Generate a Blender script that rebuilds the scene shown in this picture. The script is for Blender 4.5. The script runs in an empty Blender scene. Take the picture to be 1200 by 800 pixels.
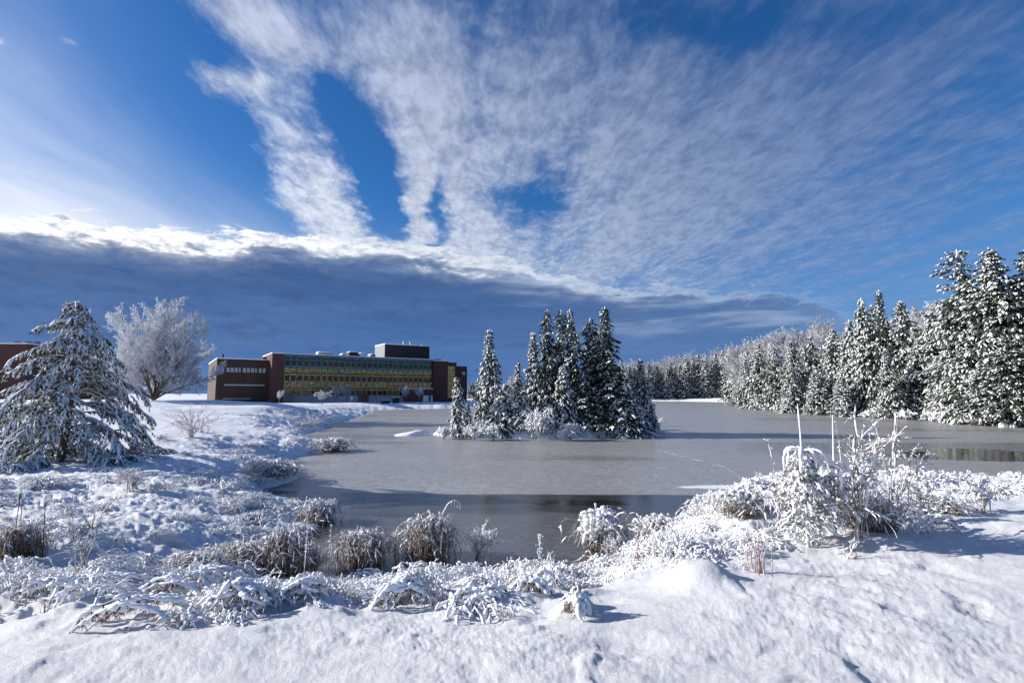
import bpy, math, random
import numpy as np

# ------------------------------------------------------------------ camera, sky, sun
sc = bpy.context.scene
COL = sc.collection
EYE = 3.5
PITCH = math.atan(61 / 600.0)
cam_data = bpy.data.cameras.new("camera")
cam = bpy.data.objects.new("camera", cam_data)
COL.objects.link(cam)
cam.location = (0, 0, EYE)
cam.rotation_euler = (math.radians(90) + PITCH, 0, 0)
cam_data.sensor_width = 36
cam_data.lens = 18
cam_data.clip_start = 0.1
cam_data.clip_end = 9000
sc.camera = cam

sc.view_settings.view_transform = 'Standard'
sc.view_settings.look = 'None'
sc.view_settings.gamma = 1
sc.view_settings.exposure = 0.60
sc.view_settings.use_curve_mapping = False
sc.cycles.max_bounces = 6
sc.cycles.diffuse_bounces = 3
sc.cycles.glossy_bounces = 3
sc.cycles.transparent_max_bounces = 8
sc.cycles.sample_clamp_indirect = 6
sc.cycles.use_denoising = True

SUN_AZ = math.radians(-83)      # measured from straight ahead, negative is to the left
SUN_EL = math.radians(22)


def ray(px, py):
    a = (px - 600) / 600.0
    b = (400 - py) / 600.0
    return a, math.cos(PITCH) - b * math.sin(PITCH), math.sin(PITCH) + b * math.cos(PITCH)


def on_plane(px, py, z=0.0):
    a, f, u = ray(px, py)
    t = (z - EYE) / u
    return a * t, f * t


def at_depth(px, py, d):
    a, f, u = ray(px, py)
    return a / f * d, d, EYE + u / f * d


class E:
    """A node socket with arithmetic."""
    nt = None

    def __init__(self, s):
        self.s = s

    @staticmethod
    def m(op, *args, clamp=False):
        n = E.nt.nodes.new('ShaderNodeMath')
        n.operation = op
        n.use_clamp = clamp
        for i, v in enumerate(args):
            if isinstance(v, E):
                E.nt.links.new(v.s, n.inputs[i])
            else:
                n.inputs[i].default_value = v
        return E(n.outputs[0])

    def __add__(s, o): return E.m('ADD', s, o)
    def __radd__(s, o): return E.m('ADD', o, s)
    def __sub__(s, o): return E.m('SUBTRACT', s, o)
    def __rsub__(s, o): return E.m('SUBTRACT', o, s)
    def __mul__(s, o): return E.m('MULTIPLY', s, o)
    def __rmul__(s, o): return E.m('MULTIPLY', o, s)
    def __truediv__(s, o): return E.m('DIVIDE', s, o)
    def __rtruediv__(s, o): return E.m('DIVIDE', o, s)


def clamp01(a):
    return E.m('ADD', a, 0.0, clamp=True)


def smooth(a, lo, hi):
    n = E.nt.nodes.new('ShaderNodeMapRange')
    n.interpolation_type = 'SMOOTHSTEP'
    for k, v in (('Value', a), ('From Min', lo), ('From Max', hi)):
        if isinstance(v, E):
            E.nt.links.new(v.s, n.inputs[k])
        else:
            n.inputs[k].default_value = v
    return E(n.outputs[0])


def vec(x, y, z=0.0):
    n = E.nt.nodes.new('ShaderNodeCombineXYZ')
    for i, v in enumerate((x, y, z)):
        if isinstance(v, E):
            E.nt.links.new(v.s, n.inputs[i])
        else:
            n.inputs[i].default_value = v
    return n.outputs[0]


def noise(v, scale, detail=6.0, rough=0.55, dist=0.0, kind='FBM'):
    n = E.nt.nodes.new('ShaderNodeTexNoise')
    n.noise_dimensions = '3D'
    if v is not None:
        E.nt.links.new(v, n.inputs['Vector'])
    n.inputs['Scale'].default_value = scale
    n.inputs['Detail'].default_value = detail
    n.inputs['Roughness'].default_value = rough
    n.inputs['Distortion'].default_value = dist
    return E(n.outputs['Fac'])


def mixc(f, a, b):
    n = E.nt.nodes.new('ShaderNodeMix')
    n.data_type = 'RGBA'
    for key, v in ((0, f), (6, a), (7, b)):
        if isinstance(v, E):
            E.nt.links.new(v.s, n.inputs[key])
        elif key == 0:
            n.inputs[key].default_value = v
        else:
            n.inputs[key].default_value = (*v, 1.0)
    return E(n.outputs[2])


def curve_of(x, pts, lo, hi):
    """piecewise curve of x through pts (x, y) with y in lo..hi"""
    n = E.nt.nodes.new('ShaderNodeFloatCurve')
    x0, x1 = pts[0][0], pts[-1][0]
    f = (x - x0) / (x1 - x0)
    E.nt.links.new(clamp01(f).s, n.inputs['Value'])
    c = n.mapping.curves[0]
    P = [((p[0] - x0) / (x1 - x0), (p[1] - lo) / (hi - lo)) for p in pts]
    c.points[0].location = P[0]
    c.points[1].location = P[-1]
    for q in P[1:-1]:
        c.points.new(*q)
    n.mapping.update()
    return E(n.outputs[0]) * (hi - lo) + lo


def az_e(px, py):
    a, f, u = ray(px, py)
    return math.atan2(a, f), u / math.hypot(a, f)


def build_world():
    w = bpy.data.worlds.new("World")
    sc.world = w
    w.use_nodes = True
    nt = w.node_tree
    nt.nodes.clear()
    E.nt = nt
    out = nt.nodes.new('ShaderNodeOutputWorld')
    bg = nt.nodes.new('ShaderNodeBackground')
    bg.inputs['Strength'].default_value = 0.082
    nt.links.new(bg.outputs[0], out.inputs[0])
    sky = nt.nodes.new('ShaderNodeTexSky')
    sky.sky_type = 'NISHITA'
    sky.sun_disc = False
    sky.sun_elevation = SUN_EL
    sky.sun_rotation = SUN_AZ
    sky.air_density = 1.0
    sky.dust_density = 0.4
    sky.ozone_density = 2.5
    tc = nt.nodes.new('ShaderNodeTexCoord')
    sep = nt.nodes.new('ShaderNodeSeparateXYZ')
    nt.links.new(tc.outputs['Generated'], sep.inputs[0])
    x, y, z = (E(sep.outputs[i]) for i in range(3))
    az = E.m('ARCTAN2', x, y)
    hyp = E.m('SQRT', x * x + y * y + 1e-6)
    e = E.m('MINIMUM', z / hyp, 3.0)
    # high cloud plane seen in perspective; the streaks run towards azimuth -6 degrees
    zz = E.m('MAXIMUM', z, 0.0) + 0.03
    X, Y = x / zz, y / zz
    t = math.radians(-4)
    A = X * math.cos(t) - Y * math.sin(t)
    B = X * math.sin(t) + Y * math.cos(t)
    # gentle warp of the angular coordinates so that no mask edge is smooth
    wn = noise(vec(A * 1.0, B * 0.6), 1.3, 5, 0.6)
    wn2 = noise(vec(A * 1.0, B * 0.6, 7.3), 1.5, 5, 0.6)
    azw = az + (wn - 0.5) * 0.28
    ew = e + (wn2 - 0.5) * 0.16

    def blob(cx, cy, rx, ry, ang=0.0):
        ca, sa = math.cos(math.radians(ang)), math.sin(math.radians(ang))
        c = np.array(az_e(cx, cy))
        p = (np.array(az_e(cx + rx * ca, cy - rx * sa)) - np.array(az_e(cx - rx * ca, cy + rx * sa))) / 2
        q = (np.array(az_e(cx + ry * sa, cy + ry * ca)) - np.array(az_e(cx - ry * sa, cy - ry * ca))) / 2
        M = np.linalg.inv(np.array([p, q]).T)
        dx, dy = azw - float(c[0]), ew - float(c[1])
        u = dx * float(M[0, 0]) + dy * float(M[0, 1])
        v = dx * float(M[1, 0]) + dy * float(M[1, 1])
        return E.m('POWER', 2.718, (u * u + v * v) * -1.0)

    # where the high cloud thickens (+) and where the blue shows (-)
    bias = None
    for wgt, args in CLOUD_BLOBS:
        b = blob(*args) * wgt
        bias = b if bias is None else bias + b
    streak = noise(vec(A * 2.0, B * 0.22, 1.0), 1.9, 5, 0.55, 0.25)
    cells = noise(vec(A * 1.0, B * 0.6, 3.0), 9.0, 8, 0.66, 0.35)
    big = noise(vec(A, B * 0.5, 5.0), 1.5, 4, 0.5)
    fine = noise(vec(A * 1.0, B * 0.45, 12.0), 26.0, 4, 0.6, 0.3)
    dens_raw = streak * 0.54 + cells * 0.56 + fine * 0.22 + big * 0.10 + bias - 0.115
    dens = smooth(dens_raw, 0.50, 0.93) * (smooth(y, -0.25, 0.25) * smooth(e, 2.2, 1.0) * 0.85 + 0.15)  # unseen cloud overhead and behind the camera thinned to cut the fill light
    dens = E.m('POWER', dens, 0.9)
    soft = smooth(streak * 0.75 + big * 0.25 + bias, 0.36, 0.86) * smooth(y, -0.25, 0.25) * smooth(e, 2.2, 1.0) * 0.42
    dens = 1.0 - (1.0 - dens) * (1.0 - soft)
    # sky base, a little deeper than the plain model
    hs = nt.nodes.new('ShaderNodeHueSaturation')
    hs.inputs['Saturation'].default_value = 1.25
    nt.links.new(sky.outputs[0], hs.inputs['Color'])
    mul = nt.nodes.new('ShaderNodeMix')
    mul.data_type = 'RGBA'; mul.blend_type = 'MULTIPLY'
    mul.inputs[0].default_value = 1
    mul.inputs[7].default_value = SKY_TINT
    nt.links.new(hs.outputs[0], mul.inputs[6])
    base = mixc(smooth(e, 0.42, 0.0) * 0.75, E(mul.outputs[2]), (0.95, 2.05, 4.6))
    # clouds are brighter towards the sun
    sunward = smooth(az, 0.8, -0.75)
    high = smooth(e, 0.85, 0.15)
    tone = smooth(cells * 0.55 + fine * 0.45, 0.34, 0.64) * 0.34 + 0.72
    ccol = mixc(sunward, (1.9, 2.6, 4.3), (8.2, 8.6, 9.3))
    ccol = mixc(high, mixc(sunward, (1.0, 1.55, 3.1), (4.4, 5.0, 6.6)), ccol)
    tm = nt.nodes.new('ShaderNodeVectorMath')
    tm.operation = 'SCALE'
    nt.links.new(ccol.s, tm.inputs[0])
    nt.links.new(tone.s, tm.inputs['Scale'])
    ccol = E(tm.outputs[0])
    col = mixc(dens * curve_of(az, [(-1.2, .9), (-0.3, .88), (0.1, .8), (0.5, .68), (1.2, .62)], 0, 1), base, ccol)
    # milky veil at the left, bright near the hidden sun
    veil_n = noise(vec(A * 1.2, B * 0.35, 9.0), 2.2, 6, 0.6, 0.4)
    vl = curve_of(az, [(az_e(p, 300)[0], v) for p, v in ((-400, .2), (0, .14), (100, .105), (250, .06), (400, .025), (600, .02), (1200, .02))], 0, .6)
    top = curve_of(az, BANK_TOP, 0, 0.6)
    above = E.m('MAXIMUM', e - top, 0.0)
    veil = E.m('POWER', 2.718, above / vl * -1.0 * (1.35 - veil_n * 0.7)) * curve_of(az, [(az_e(p, 300)[0], v) for p, v in ((-400, .95), (0, .92), (150, .8), (300, .55), (420, .3), (640, .2), (760, .1), (1200, .0))], 0, 1)
    col = mixc(clamp01(veil * (0.62 + veil_n * 0.7)), col, mixc(smooth(az, -0.2, -0.95), (5.2, 6.0, 7.4), (9.5, 9.4, 9.4)))
    # the low cloud bank with its bright rim
    bn = noise(vec(az * 9.0, e * 22.0, 2.0), 1.3, 8, 0.62, 0.25)
    bn2 = noise(vec(az * 1.3, e * 5.0, 4.0), 1.6, 4, 0.5)
    rn = noise(vec(az * 12.0, e * 36.0, 6.0), 2.2, 8, 0.68, 0.2)
    edge = e - top - (bn - 0.5) * 0.11 - (bn2 - 0.5) * 0.05
    bank = smooth(edge + (rn - 0.5) * 0.04, 0.006, -0.008)
    rim_w = curve_of(az, [(az_e(p, 300)[0], v) for p, v in ((-400, .04), (0, .032), (250, .028), (450, .032), (640, .024), (760, .014), (1200, .005))], 0, .06)
    rimcov = curve_of(az, [(az_e(p, 300)[0], v) for p, v in ((-400, 1), (0, 1), (560, 1), (650, .8), (760, .35), (900, .2), (1000, 0.1), (1200, .0))], 0, 1)
    rim = smooth(edge + (rn - 0.5) * 0.075, rim_w, rim_w * 0.55) * rimcov
    rimcol = mixc(smooth(rn, 0.30, 0.56), (3.2, 4.0, 5.4), mixc(smooth(az, 0.1, -0.8), (5.6, 6.1, 6.9), (10.5, 10.3, 9.9)))
    col = mixc(rim, col, rimcol)
    # body of the bank: slate blue, paler towards the ground
    depth = smooth(e, 0.0, 0.26)
    streaks = noise(vec(az * 2.2, e * 17.0, 8.0), 1.6, 6, 0.55, 0.2)
    body = mixc(depth, (0.50, 1.38, 3.5), (0.22, 0.74, 2.15))
    body = mixc(smooth(streaks, 0.35, 0.75) * 0.45, body, (0.78, 1.6, 3.5))
    body = mixc(smooth(bn, 0.5, 0.3) * 0.35, body, (0.2, 0.5, 1.5))
    bankcov = bank * curve_of(az, [(az_e(p, 380)[0], v) for p, v in ((-400, .98), (0, .97), (640, .95), (760, .88), (860, .85), (950, .6), (1080, .22), (1250, .12), (1700, .4))], 0, 1)
    # the soft lower edge of the right-hand bank is broken by paler strips
    lit = smooth(streaks, 0.46, 0.68) * smooth(az, -0.15, 0.1) * smooth(top - e, 0.11, 0.0) * 0.85
    body = mixc(lit, body, (3.9, 4.8, 6.2))
    inner = E.m('POWER', 2.718, (E.m('MAXIMUM', 0.0 - edge, 0.0) / 0.011) * -1.0) * rimcov
    body = mixc(inner * 0.85, body, mixc(smooth(az, 0.1, -0.8), (4.4, 5.0, 6.2), (7.0, 7.3, 7.8)))
    col = mixc(bankcov, col, body)
    nt.links.new(col.s, bg.inputs['Color'])


# weight, (centre x, centre y, radius x, radius y, turn) as seen from the camera position
CLOUD_BLOBS = [
    (-0.50, (60, 150, 300, 170, -25)),
    (-0.40, (255, 235, 120, 40, -48)),
    (-0.36, (410, 145, 42, 70, 25)),
    (-0.38, (440, 235, 26, 60, 22)),
    (-0.34, (514, 250, 15, 55, -5)),
    (-0.28, (603, 242, 46, 32, 20)),
    (-0.18, (850, 40, 150, 30, 0)),
    (-0.06, (1120, 270, 180, 60, 10)),
    (-0.04, (1180, 60, 150, 120, 0)),
    (0.36, (255, 100, 60, 20, -10)),
    (0.30, (335, 195, 110, 40, -42)),
    (0.22, (420, 265, 60, 30, -45)),
    (0.22, (475, 100, 90, 110, 15)),
    (0.15, (700, 150, 260, 130, 0)),
    (0.34, (480, 260, 24, 80, -12)),
    (0.32, (555, 275, 40, 70, -8)),
    (0.20, (740, 280, 160, 60, 25)),
    (0.34, (310, 40, 90, 30, -25)),
    (0.12, (1000, 170, 300, 150, 0)),
    (0.50, (5, 45, 22, 10, 0)),
    (0.46, (80, 47, 20, 9, -25)),
]
SKY_TINT = (0.42, 0.72, 1.0, 1)
BANK_TOP = [(a, b) for a, b in (az_e(p, q) for p, q in (
    (-500, 225), (-100, 262), (0, 268), (60, 270), (130, 276), (200, 289), (300, 293), (400, 300), (480, 303), (560, 312),
    (640, 326), (700, 336), (760, 346), (800, 342), (870, 346), (950, 357), (1010, 378), (1100, 398), (1200, 402), (1600, 410)))]
build_world()

sun_data = bpy.data.lights.new("sun", 'SUN')
sun_data.energy = 5.0
sun_data.angle = math.radians(0.53)
sun_data.color = (1.0, 0.94, 0.86)
sun = bpy.data.objects.new("sun", sun_data)
COL.objects.link(sun)
sun.location = (-40, 5, 30)
# the lamp shines along its local -Z
_d = (math.sin(SUN_AZ) * math.cos(SUN_EL), math.cos(SUN_AZ) * math.cos(SUN_EL), math.sin(SUN_EL))
from mathutils import Vector
sun.rotation_euler = Vector(_d).to_track_quat('Z', 'Y').to_euler()

# ------------------------------------------------------------------ helpers
rng = np.random.default_rng(11)
UP = np.array([0, 0, 1.0])


def _hash(ix, iy, seed):
    h = (ix.astype(np.int64) * 374761393 + iy.astype(np.int64) * 668265263 + seed * 1442695041) & 0xFFFFFFFF
    h = ((h ^ (h >> 13)) * 1274126177) & 0xFFFFFFFF
    return (h ^ (h >> 16)) & 0xFFFFFFFF


def perlin(x, y, seed=0):
    x = np.asarray(x, float); y = np.asarray(y, float)
    ix, iy = np.floor(x), np.floor(y)
    fx, fy = x - ix, y - iy
    u, v = fx * fx * fx * (fx * (fx * 6 - 15) + 10), fy * fy * fy * (fy * (fy * 6 - 15) + 10)

    def g(dx, dy):
        a = _hash(ix + dx, iy + dy, seed) * (2 * math.pi / 4294967296.0)
        return np.cos(a) * (fx - dx) + np.sin(a) * (fy - dy)
    a, b, c, d = g(0, 0), g(1, 0), g(0, 1), g(1, 1)
    return (a * (1 - u) + b * u) * (1 - v) + (c * (1 - u) + d * u) * v


def fbm(x, y, octaves=4, seed=0, gain=0.5):
    s, a = 0, 1.0
    for k in range(octaves):
        s = s + a * perlin(x * 2 ** k + 13.7 * k, y * 2 ** k - 7.1 * k, seed + k)
        a *= gain
    return s


def billow(x, y, octaves=3, seed=0, gain=0.5):
    s, a = 0, 1.0
    for k in range(octaves):
        s = s + a * (0.35 - np.abs(perlin(x * 2 ** k + 3.7 * k, y * 2 ** k - 9.1 * k, seed + k)) * 1.6)
        a *= gain
    return s


def norm(v):
    v = np.asarray(v, float)
    return v / np.maximum(np.linalg.norm(v, axis=-1, keepdims=True), 1e-9)


def sstep(x, a, b):
    t = np.clip((np.asarray(x, float) - a) / (b - a), 0, 1)
    return t * t * (3 - 2 * t)


class MB:
    """collects vertices and faces, links them as ONE mesh object"""

    def __init__(self):
        self.v, self.f3, self.f4, self.m3, self.m4, self.n = [], [], [], [], [], 0

    def add(self, v, f, mat=0):
        v = np.asarray(v, float).reshape(-1, 3)
        f = np.asarray(f, int)
        if len(f):
            (self.f4 if f.shape[1] == 4 else self.f3).append(f + self.n)
            (self.m4 if f.shape[1] == 4 else self.m3).append(np.full(len(f), mat))
        self.v.append(v)
        self.n += len(v)
        return self

    def box(self, a, b, mat=0, taper=0.0):
        x0, y0, z0 = a
        x1, y1, z1 = b
        t = taper
        v = [(x0, y0, z0), (x1, y0, z0), (x1, y1, z0), (x0, y1, z0),
             (x0 + t, y0 + t, z1), (x1 - t, y0 + t, z1), (x1 - t, y1 - t, z1), (x0 + t, y1 - t, z1)]
        f = [(0, 3, 2, 1), (4, 5, 6, 7), (0, 1, 5, 4), (1, 2, 6, 5), (2, 3, 7, 6), (3, 0, 4, 7)]
        return self.add(v, f, mat)

    def tubes(self, P, R, K=5, mat=0, flat=1.0, twist=0.0):
        """P (N,S,3) centre lines, R (N,S) radii: N tubes of K sides at once; flat squashes them vertically"""
        P = np.asarray(P, float); R = np.asarray(R, float)
        if R.ndim < 2:
            R = np.broadcast_to(R, P.shape[:2])
        N, S, _ = P.shape
        if N == 0:
            return self
        T = np.empty_like(P)
        T[:, 1:-1] = P[:, 2:] - P[:, :-2]
        T[:, 0] = P[:, 1] - P[:, 0]
        T[:, -1] = P[:, -1] - P[:, -2]
        T = norm(T)
        ref = np.where(np.abs(T[..., 2:3]) > 0.93, np.array([1.0, 0, 0]), UP)
        A = norm(np.cross(T, ref))
        B = np.cross(A, T)
        k = np.arange(K) * 2 * math.pi / K + twist
        ring = (A[:, :, None] * np.cos(k)[None, None, :, None] + B[:, :, None] * np.sin(k)[None, None, :, None] * flat)
        V = P[:, :, None] + ring * R[:, :, None, None]
        idx = np.arange(N * S * K).reshape(N, S, K)
        a = idx[:, :-1, :]; b = idx[:, 1:, :]
        F = np.stack([a, np.roll(a, -1, 2), np.roll(b, -1, 2), b], -1).reshape(-1, 4)
        return self.add(V.reshape(-1, 3), F, mat)

    def blades(self, base, tip, side, w, mat=0):
        """N thin triangles"""
        base, tip, side = (np.asarray(q, float) for q in (base, tip, side))
        w = np.broadcast_to(np.asarray(w, float), (len(base),))[:, None]
        V = np.stack([base - side * w, base + side * w, tip], 1).reshape(-1, 3)
        return self.add(V, np.arange(len(V)).reshape(-1, 3), mat)

    def mesh(self, name, mats, smooth=False):
        me = bpy.data.meshes.new(name)
        v = np.concatenate(self.v) if self.v else np.zeros((0, 3))
        f4 = np.concatenate(self.f4) if self.f4 else np.zeros((0, 4), int)
        f3 = np.concatenate(self.f3) if self.f3 else np.zeros((0, 3), int)
        m = np.concatenate(self.m4 + self.m3) if (self.m4 or self.m3) else np.zeros(0, int)
        me.vertices.add(len(v))
        me.vertices.foreach_set('co', v.astype(np.float32).ravel())
        nl = f4.size + f3.size
        me.loops.add(nl)
        me.loops.foreach_set('vertex_index', np.concatenate([f4.ravel(), f3.ravel()]).astype(np.int32))
        me.polygons.add(len(f4) + len(f3))
        st = np.concatenate([np.arange(len(f4)) * 4, f4.size + np.arange(len(f3)) * 3]).astype(np.int32)
        me.polygons.foreach_set('loop_start', st)
        for q in mats:
            me.materials.append(q)
        me.polygons.foreach_set('material_index', m.astype(np.int32))
        me.polygons.foreach_set('use_smooth', np.full(len(st), smooth))
        me.update(calc_edges=True)
        return me

    def obj(self, name, mats, parent=None, smooth=False):
        if not isinstance(mats, (list, tuple)):
            mats = [mats]
        return link(name, self.mesh(name, mats, smooth), parent)


def link(name, me, parent=None):
    o = bpy.data.objects.new(name, me)
    COL.objects.link(o)
    if parent is not None:
        o.parent = parent
    return o


def thing(name, label, cat, loc=(0, 0, 0), rz=0.0, scale=1.0, group=None):
    o = bpy.data.objects.new(name, None)
    COL.objects.link(o)
    o.empty_display_size = 0.3
    return tag(o, label, cat, loc, rz, scale, group)


def tag(o, label, cat, loc=None, rz=None, scale=None, group=None):
    if loc is not None:
        o.location = loc
    if rz is not None:
        o.rotation_euler = (0, 0, rz)
    if scale is not None:
        o.scale = scale if isinstance(scale, (tuple, list)) else (scale,) * 3
    o['label'] = label
    o['category'] = cat
    if group:
        o['group'] = group
    return o


def dup(root, label, loc, rz, scale, group=None):
    """a copy of a thing with copies of its parts"""
    r = root.copy()
    COL.objects.link(r)
    for ch in root.children:
        c = ch.copy()
        COL.objects.link(c)
        c.parent = r
    return tag(r, label, r['category'], loc, rz, scale, group or root.get('group'))


# ------------------------------------------------------------------ materials
def material(name, build):
    m = bpy.data.materials.new(name)
    m.use_nodes = True
    nt = m.node_tree
    nt.nodes.clear()
    E.nt = nt
    out = nt.nodes.new('ShaderNodeOutputMaterial')
    p = nt.nodes.new('ShaderNodeBsdfPrincipled')
    nt.links.new(p.outputs[0], out.inputs[0])
    build(nt, p)
    return m


def setv(nt, p, key, v):
    if isinstance(v, E):
        nt.links.new(v.s, p.inputs[key])
    elif isinstance(v, tuple):
        p.inputs[key].default_value = (*v, 1.0)
    else:
        p.inputs[key].default_value = v


def obj_co():
    return E.nt.nodes.new('ShaderNodeTexCoord').outputs['Object']


def geo(key):
    return E.nt.nodes.new('ShaderNodeNewGeometry').outputs[key]


def bump(nt, p, h, strength, dist):
    b = nt.nodes.new('ShaderNodeBump')
    b.inputs['Strength'].default_value = strength
    b.inputs['Distance'].default_value = dist
    nt.links.new(h.s, b.inputs['Height'])
    nt.links.new(b.outputs[0], p.inputs['Normal'])


def nz():
    s = E.nt.nodes.new('ShaderNodeSeparateXYZ')
    E.nt.links.new(geo('Normal'), s.inputs[0])
    return E(s.outputs[2])


SNOW = (0.84, 0.86, 0.90)


def _snow(nt, p):
    co = obj_co()
    n = noise(co, 60.0, 4, 0.7)
    g = noise(co, 9.0, 4, 0.6)
    setv(nt, p, 'Base Color', mixc(n, (0.77, 0.80, 0.86), (0.84, 0.86, 0.9)))
    setv(nt, p, 'Roughness', 0.65)
    bump(nt, p, n * 0.25 + g * 0.8, 0.55, 0.012)


def _plain(col, rough=0.8, spread=0.25, scale=20.0):
    def f(nt, p):
        n = noise(obj_co(), scale, 3, 0.6)
        a = tuple(c * (1 - spread) for c in col)
        b = tuple(min(1, c * (1 + spread)) for c in col)
        setv(nt, p, 'Base Color', mixc(n, a, b))
        setv(nt, p, 'Roughness', rough)
    return f


def _frosted(low, lo=-0.35, hi=0.35, scale=14.0, amount=0.35, snow=SNOW):
    """bark or stem with the snow that settled on the faces that look up"""
    def f(nt, p):
        n = noise(obj_co(), scale, 3, 0.6)
        k = smooth(nz() + (n - 0.5) * amount * 4, lo, hi)
        b = mixc(noise(obj_co(), scale * 3, 2, 0.5), tuple(c * 0.6 for c in low), tuple(c * 1.4 for c in low))
        setv(nt, p, 'Base Color', mixc(k, b, snow))
        setv(nt, p, 'Roughness', 0.75)
    return f


M = {
    'snow': material('snow', _snow),
    'clump': material('snow_clump', _plain((0.85, 0.87, 0.90), 0.65, 0.03, 8)),
    'needle': material('needles', _plain((0.030, 0.050, 0.024), 0.7, 0.5, 1.2)),
    'needle_olive': material('needles_olive', _plain((0.075, 0.085, 0.035), 0.7, 0.45, 2)),
    'bark': material('bark', _frosted((0.10, 0.075, 0.06), 0.1, 0.7, 4)),
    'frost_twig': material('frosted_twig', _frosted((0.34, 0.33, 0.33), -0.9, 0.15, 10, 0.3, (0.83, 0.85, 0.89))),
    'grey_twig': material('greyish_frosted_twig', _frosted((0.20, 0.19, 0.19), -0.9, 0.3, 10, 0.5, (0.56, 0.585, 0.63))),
    'dark_twig': material('dark_twig', _frosted((0.13, 0.09, 0.065), -0.25, 0.35, 8, 0.4)),
    'stem': material('snowy_stem', _frosted((0.17, 0.11, 0.065), -0.25, 0.45, 12, 0.35)),
    'blade': material('dry_blade', _frosted((0.155, 0.10, 0.06), 0.25, 0.95, 12, 0.35)),
    'blade_green': material('green_blade', _plain((0.13, 0.14, 0.03), 0.7, 0.4, 6)),
    'rust': material('rust_leaf', _frosted((0.20, 0.07, 0.035), 0.3, 0.9, 12, 0.3)),
    'red_stem': material('reddish_stem', _frosted((0.33, 0.22, 0.22), -0.1, 0.7, 20, 0.5)),
}

# ------------------------------------------------------------------ the lie of the land
_shore_px = [(362, 656), (372, 676), (392, 684), (430, 680), (470, 676), (520, 674), (570, 676), (620, 676), (680, 678), (715, 669),
             (735, 654), (762, 636), (790, 619), (822, 606), (850, 603), (880, 611), (1000, 613), (1200, 612), (1600, 612)]
_far_px = [(2600, 540), (1700, 516), (1300, 504), (1200, 499), (1150, 496.5), (1090, 492), (1040, 489), (1000, 487), (950, 483.5), (905, 480),
           (885, 476.5), (872, 473), (862, 471.2), (800, 470.3), (735, 470.3), (680, 471), (620, 473), (575, 477), (520, 478.5),
           (470, 479.5), (438, 480.5), (428, 485), (412, 491), (385, 496), (378, 503), (352, 509), (362, 515), (392, 522), (398, 527),
           (362, 533), (318, 541), (330, 549), (356, 553), (350, 560), (322, 568), (296, 574), (312, 583), (350, 590), (380, 600),
           (374, 612), (360, 622), (352, 634)]
SHORE = np.array([on_plane(*q) for q in _shore_px + _far_px])


def seg_dist(x, y, poly):
    d = np.full(x.shape, 1e9)
    inside = np.zeros(x.shape, bool)
    n = len(poly)
    for i in range(n):
        ax, ay = poly[i]
        bx, by = poly[(i + 1) % n]
        ex, ey = bx - ax, by - ay
        t = np.clip(((x - ax) * ex + (y - ay) * ey) / (ex * ex + ey * ey), 0, 1)
        d = np.minimum(d, np.hypot(x - ax - t * ex, y - ay - t * ey))
        if ay != by:
            c = ((ay > y) != (by > y)) & (x < (bx - ax) * (y - ay) / (by - ay) + ax)
            inside ^= c
    return d, inside


# broad height of the land away from the water: x, y, height
_ctrl = np.array([
    (0, 0, 1.75), (0, 3, 1.72), (-3, 3.5, 1.62), (-5, 6, 1.35), (3, 4, 1.72), (6, 5, 1.75), (6, 8, 1.72), (10, 9.5, 1.7), (14, 10, 1.7), (3, 7, 1.62),
    (0, 7, 1.35), (-3, 8, 1.15), (-8, 9, 1.0), (-5.5, 12, 0.75), (-9, 13, 0.75), (-17, 19, 1.0), (-12, 19, 0.95), (-9, 24, 1.0), (-25, 28, 1.5), (-14, 32, 1.3), (-32, 40, 2.2), (-20, 44, 1.8), (-41, 60, 2.7),
    (-28, 58, 2.3), (-60, 70, 2.7), (-30, 80, 1.8), (-60, 95, 1.6), (-75, 112, 1.5), (-50, 118, 1.35), (-50, 122, 1.35), (-25, 130, 1.2), (0, 150, 1.0), (-90, 110, 1.8), (0, -10, 2.0), (-30, -5, 2.0), (40, -10, 2.0),
    (50, 15, 1.8), (70, 60, 1.5), (90, 60, 3.5), (60, 80, 1.0), (66, 90, 1.2), (55, 95, 0.8), (100, 110, 8.5), (140, 90, 11.0), (130, 140, 13), (60, 110, 0.8), (66, 125, 0.9), (72, 150, 0.9), (80, 175, 0.8), (88, 200, 1.0), (100, 160, 5.0), (120, 220, 8), (95, 235, 1.0), (70, 240, 0.8), (40, 240, 0.7), (60, 300, 4.0), (100, 300, 8),
    (30, 300, 2.5), (10, 260, 1.0), (-40, 220, 1.3), (-150, 200, 1.4), (-200, 100, 2.2), (-120, 60, 2.8), (200, 300, 16), (200, 150, 15), (220, 20, 9), (0, 600, 2.5), (400, 500, 14), (-400, 500, 1.5), (-200, 350, 1.5), (-1500, 2000, 1.0), (0, 2500, 1.0), (1500, 2000, 2.0), (0, -300, 5), (-400, -200, 5), (400, -200, 8),
])


def broad(x, y):
    num = np.zeros(x.shape); den = np.zeros(x.shape)
    for cx, cy, cz in _ctrl:
        r = math.hypot(cx, cy)
        s2 = (1.5 + 0.12 * r) ** 2
        w = 1.0 / (((x - cx) ** 2 + (y - cy) ** 2) / s2 + 0.25) ** 2
        num += w * cz; den += w
    return num / den


ISLAND_C, ISLAND_A, ISLAND_B = (3.1, 44.6), 9.6, 3.9


def island_h(x, y):
    q = ((x - ISLAND_C[0]) / ISLAND_A) ** 2 + ((y - ISLAND_C[1]) / ISLAND_B) ** 2 + 0.35 * fbm(x * 0.4, y * 0.4, 3, 5)
    return np.where(q < 1.15, 0.95 * np.sign(1 - q) * np.abs(1 - q) ** 0.7, -0.4)


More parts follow.
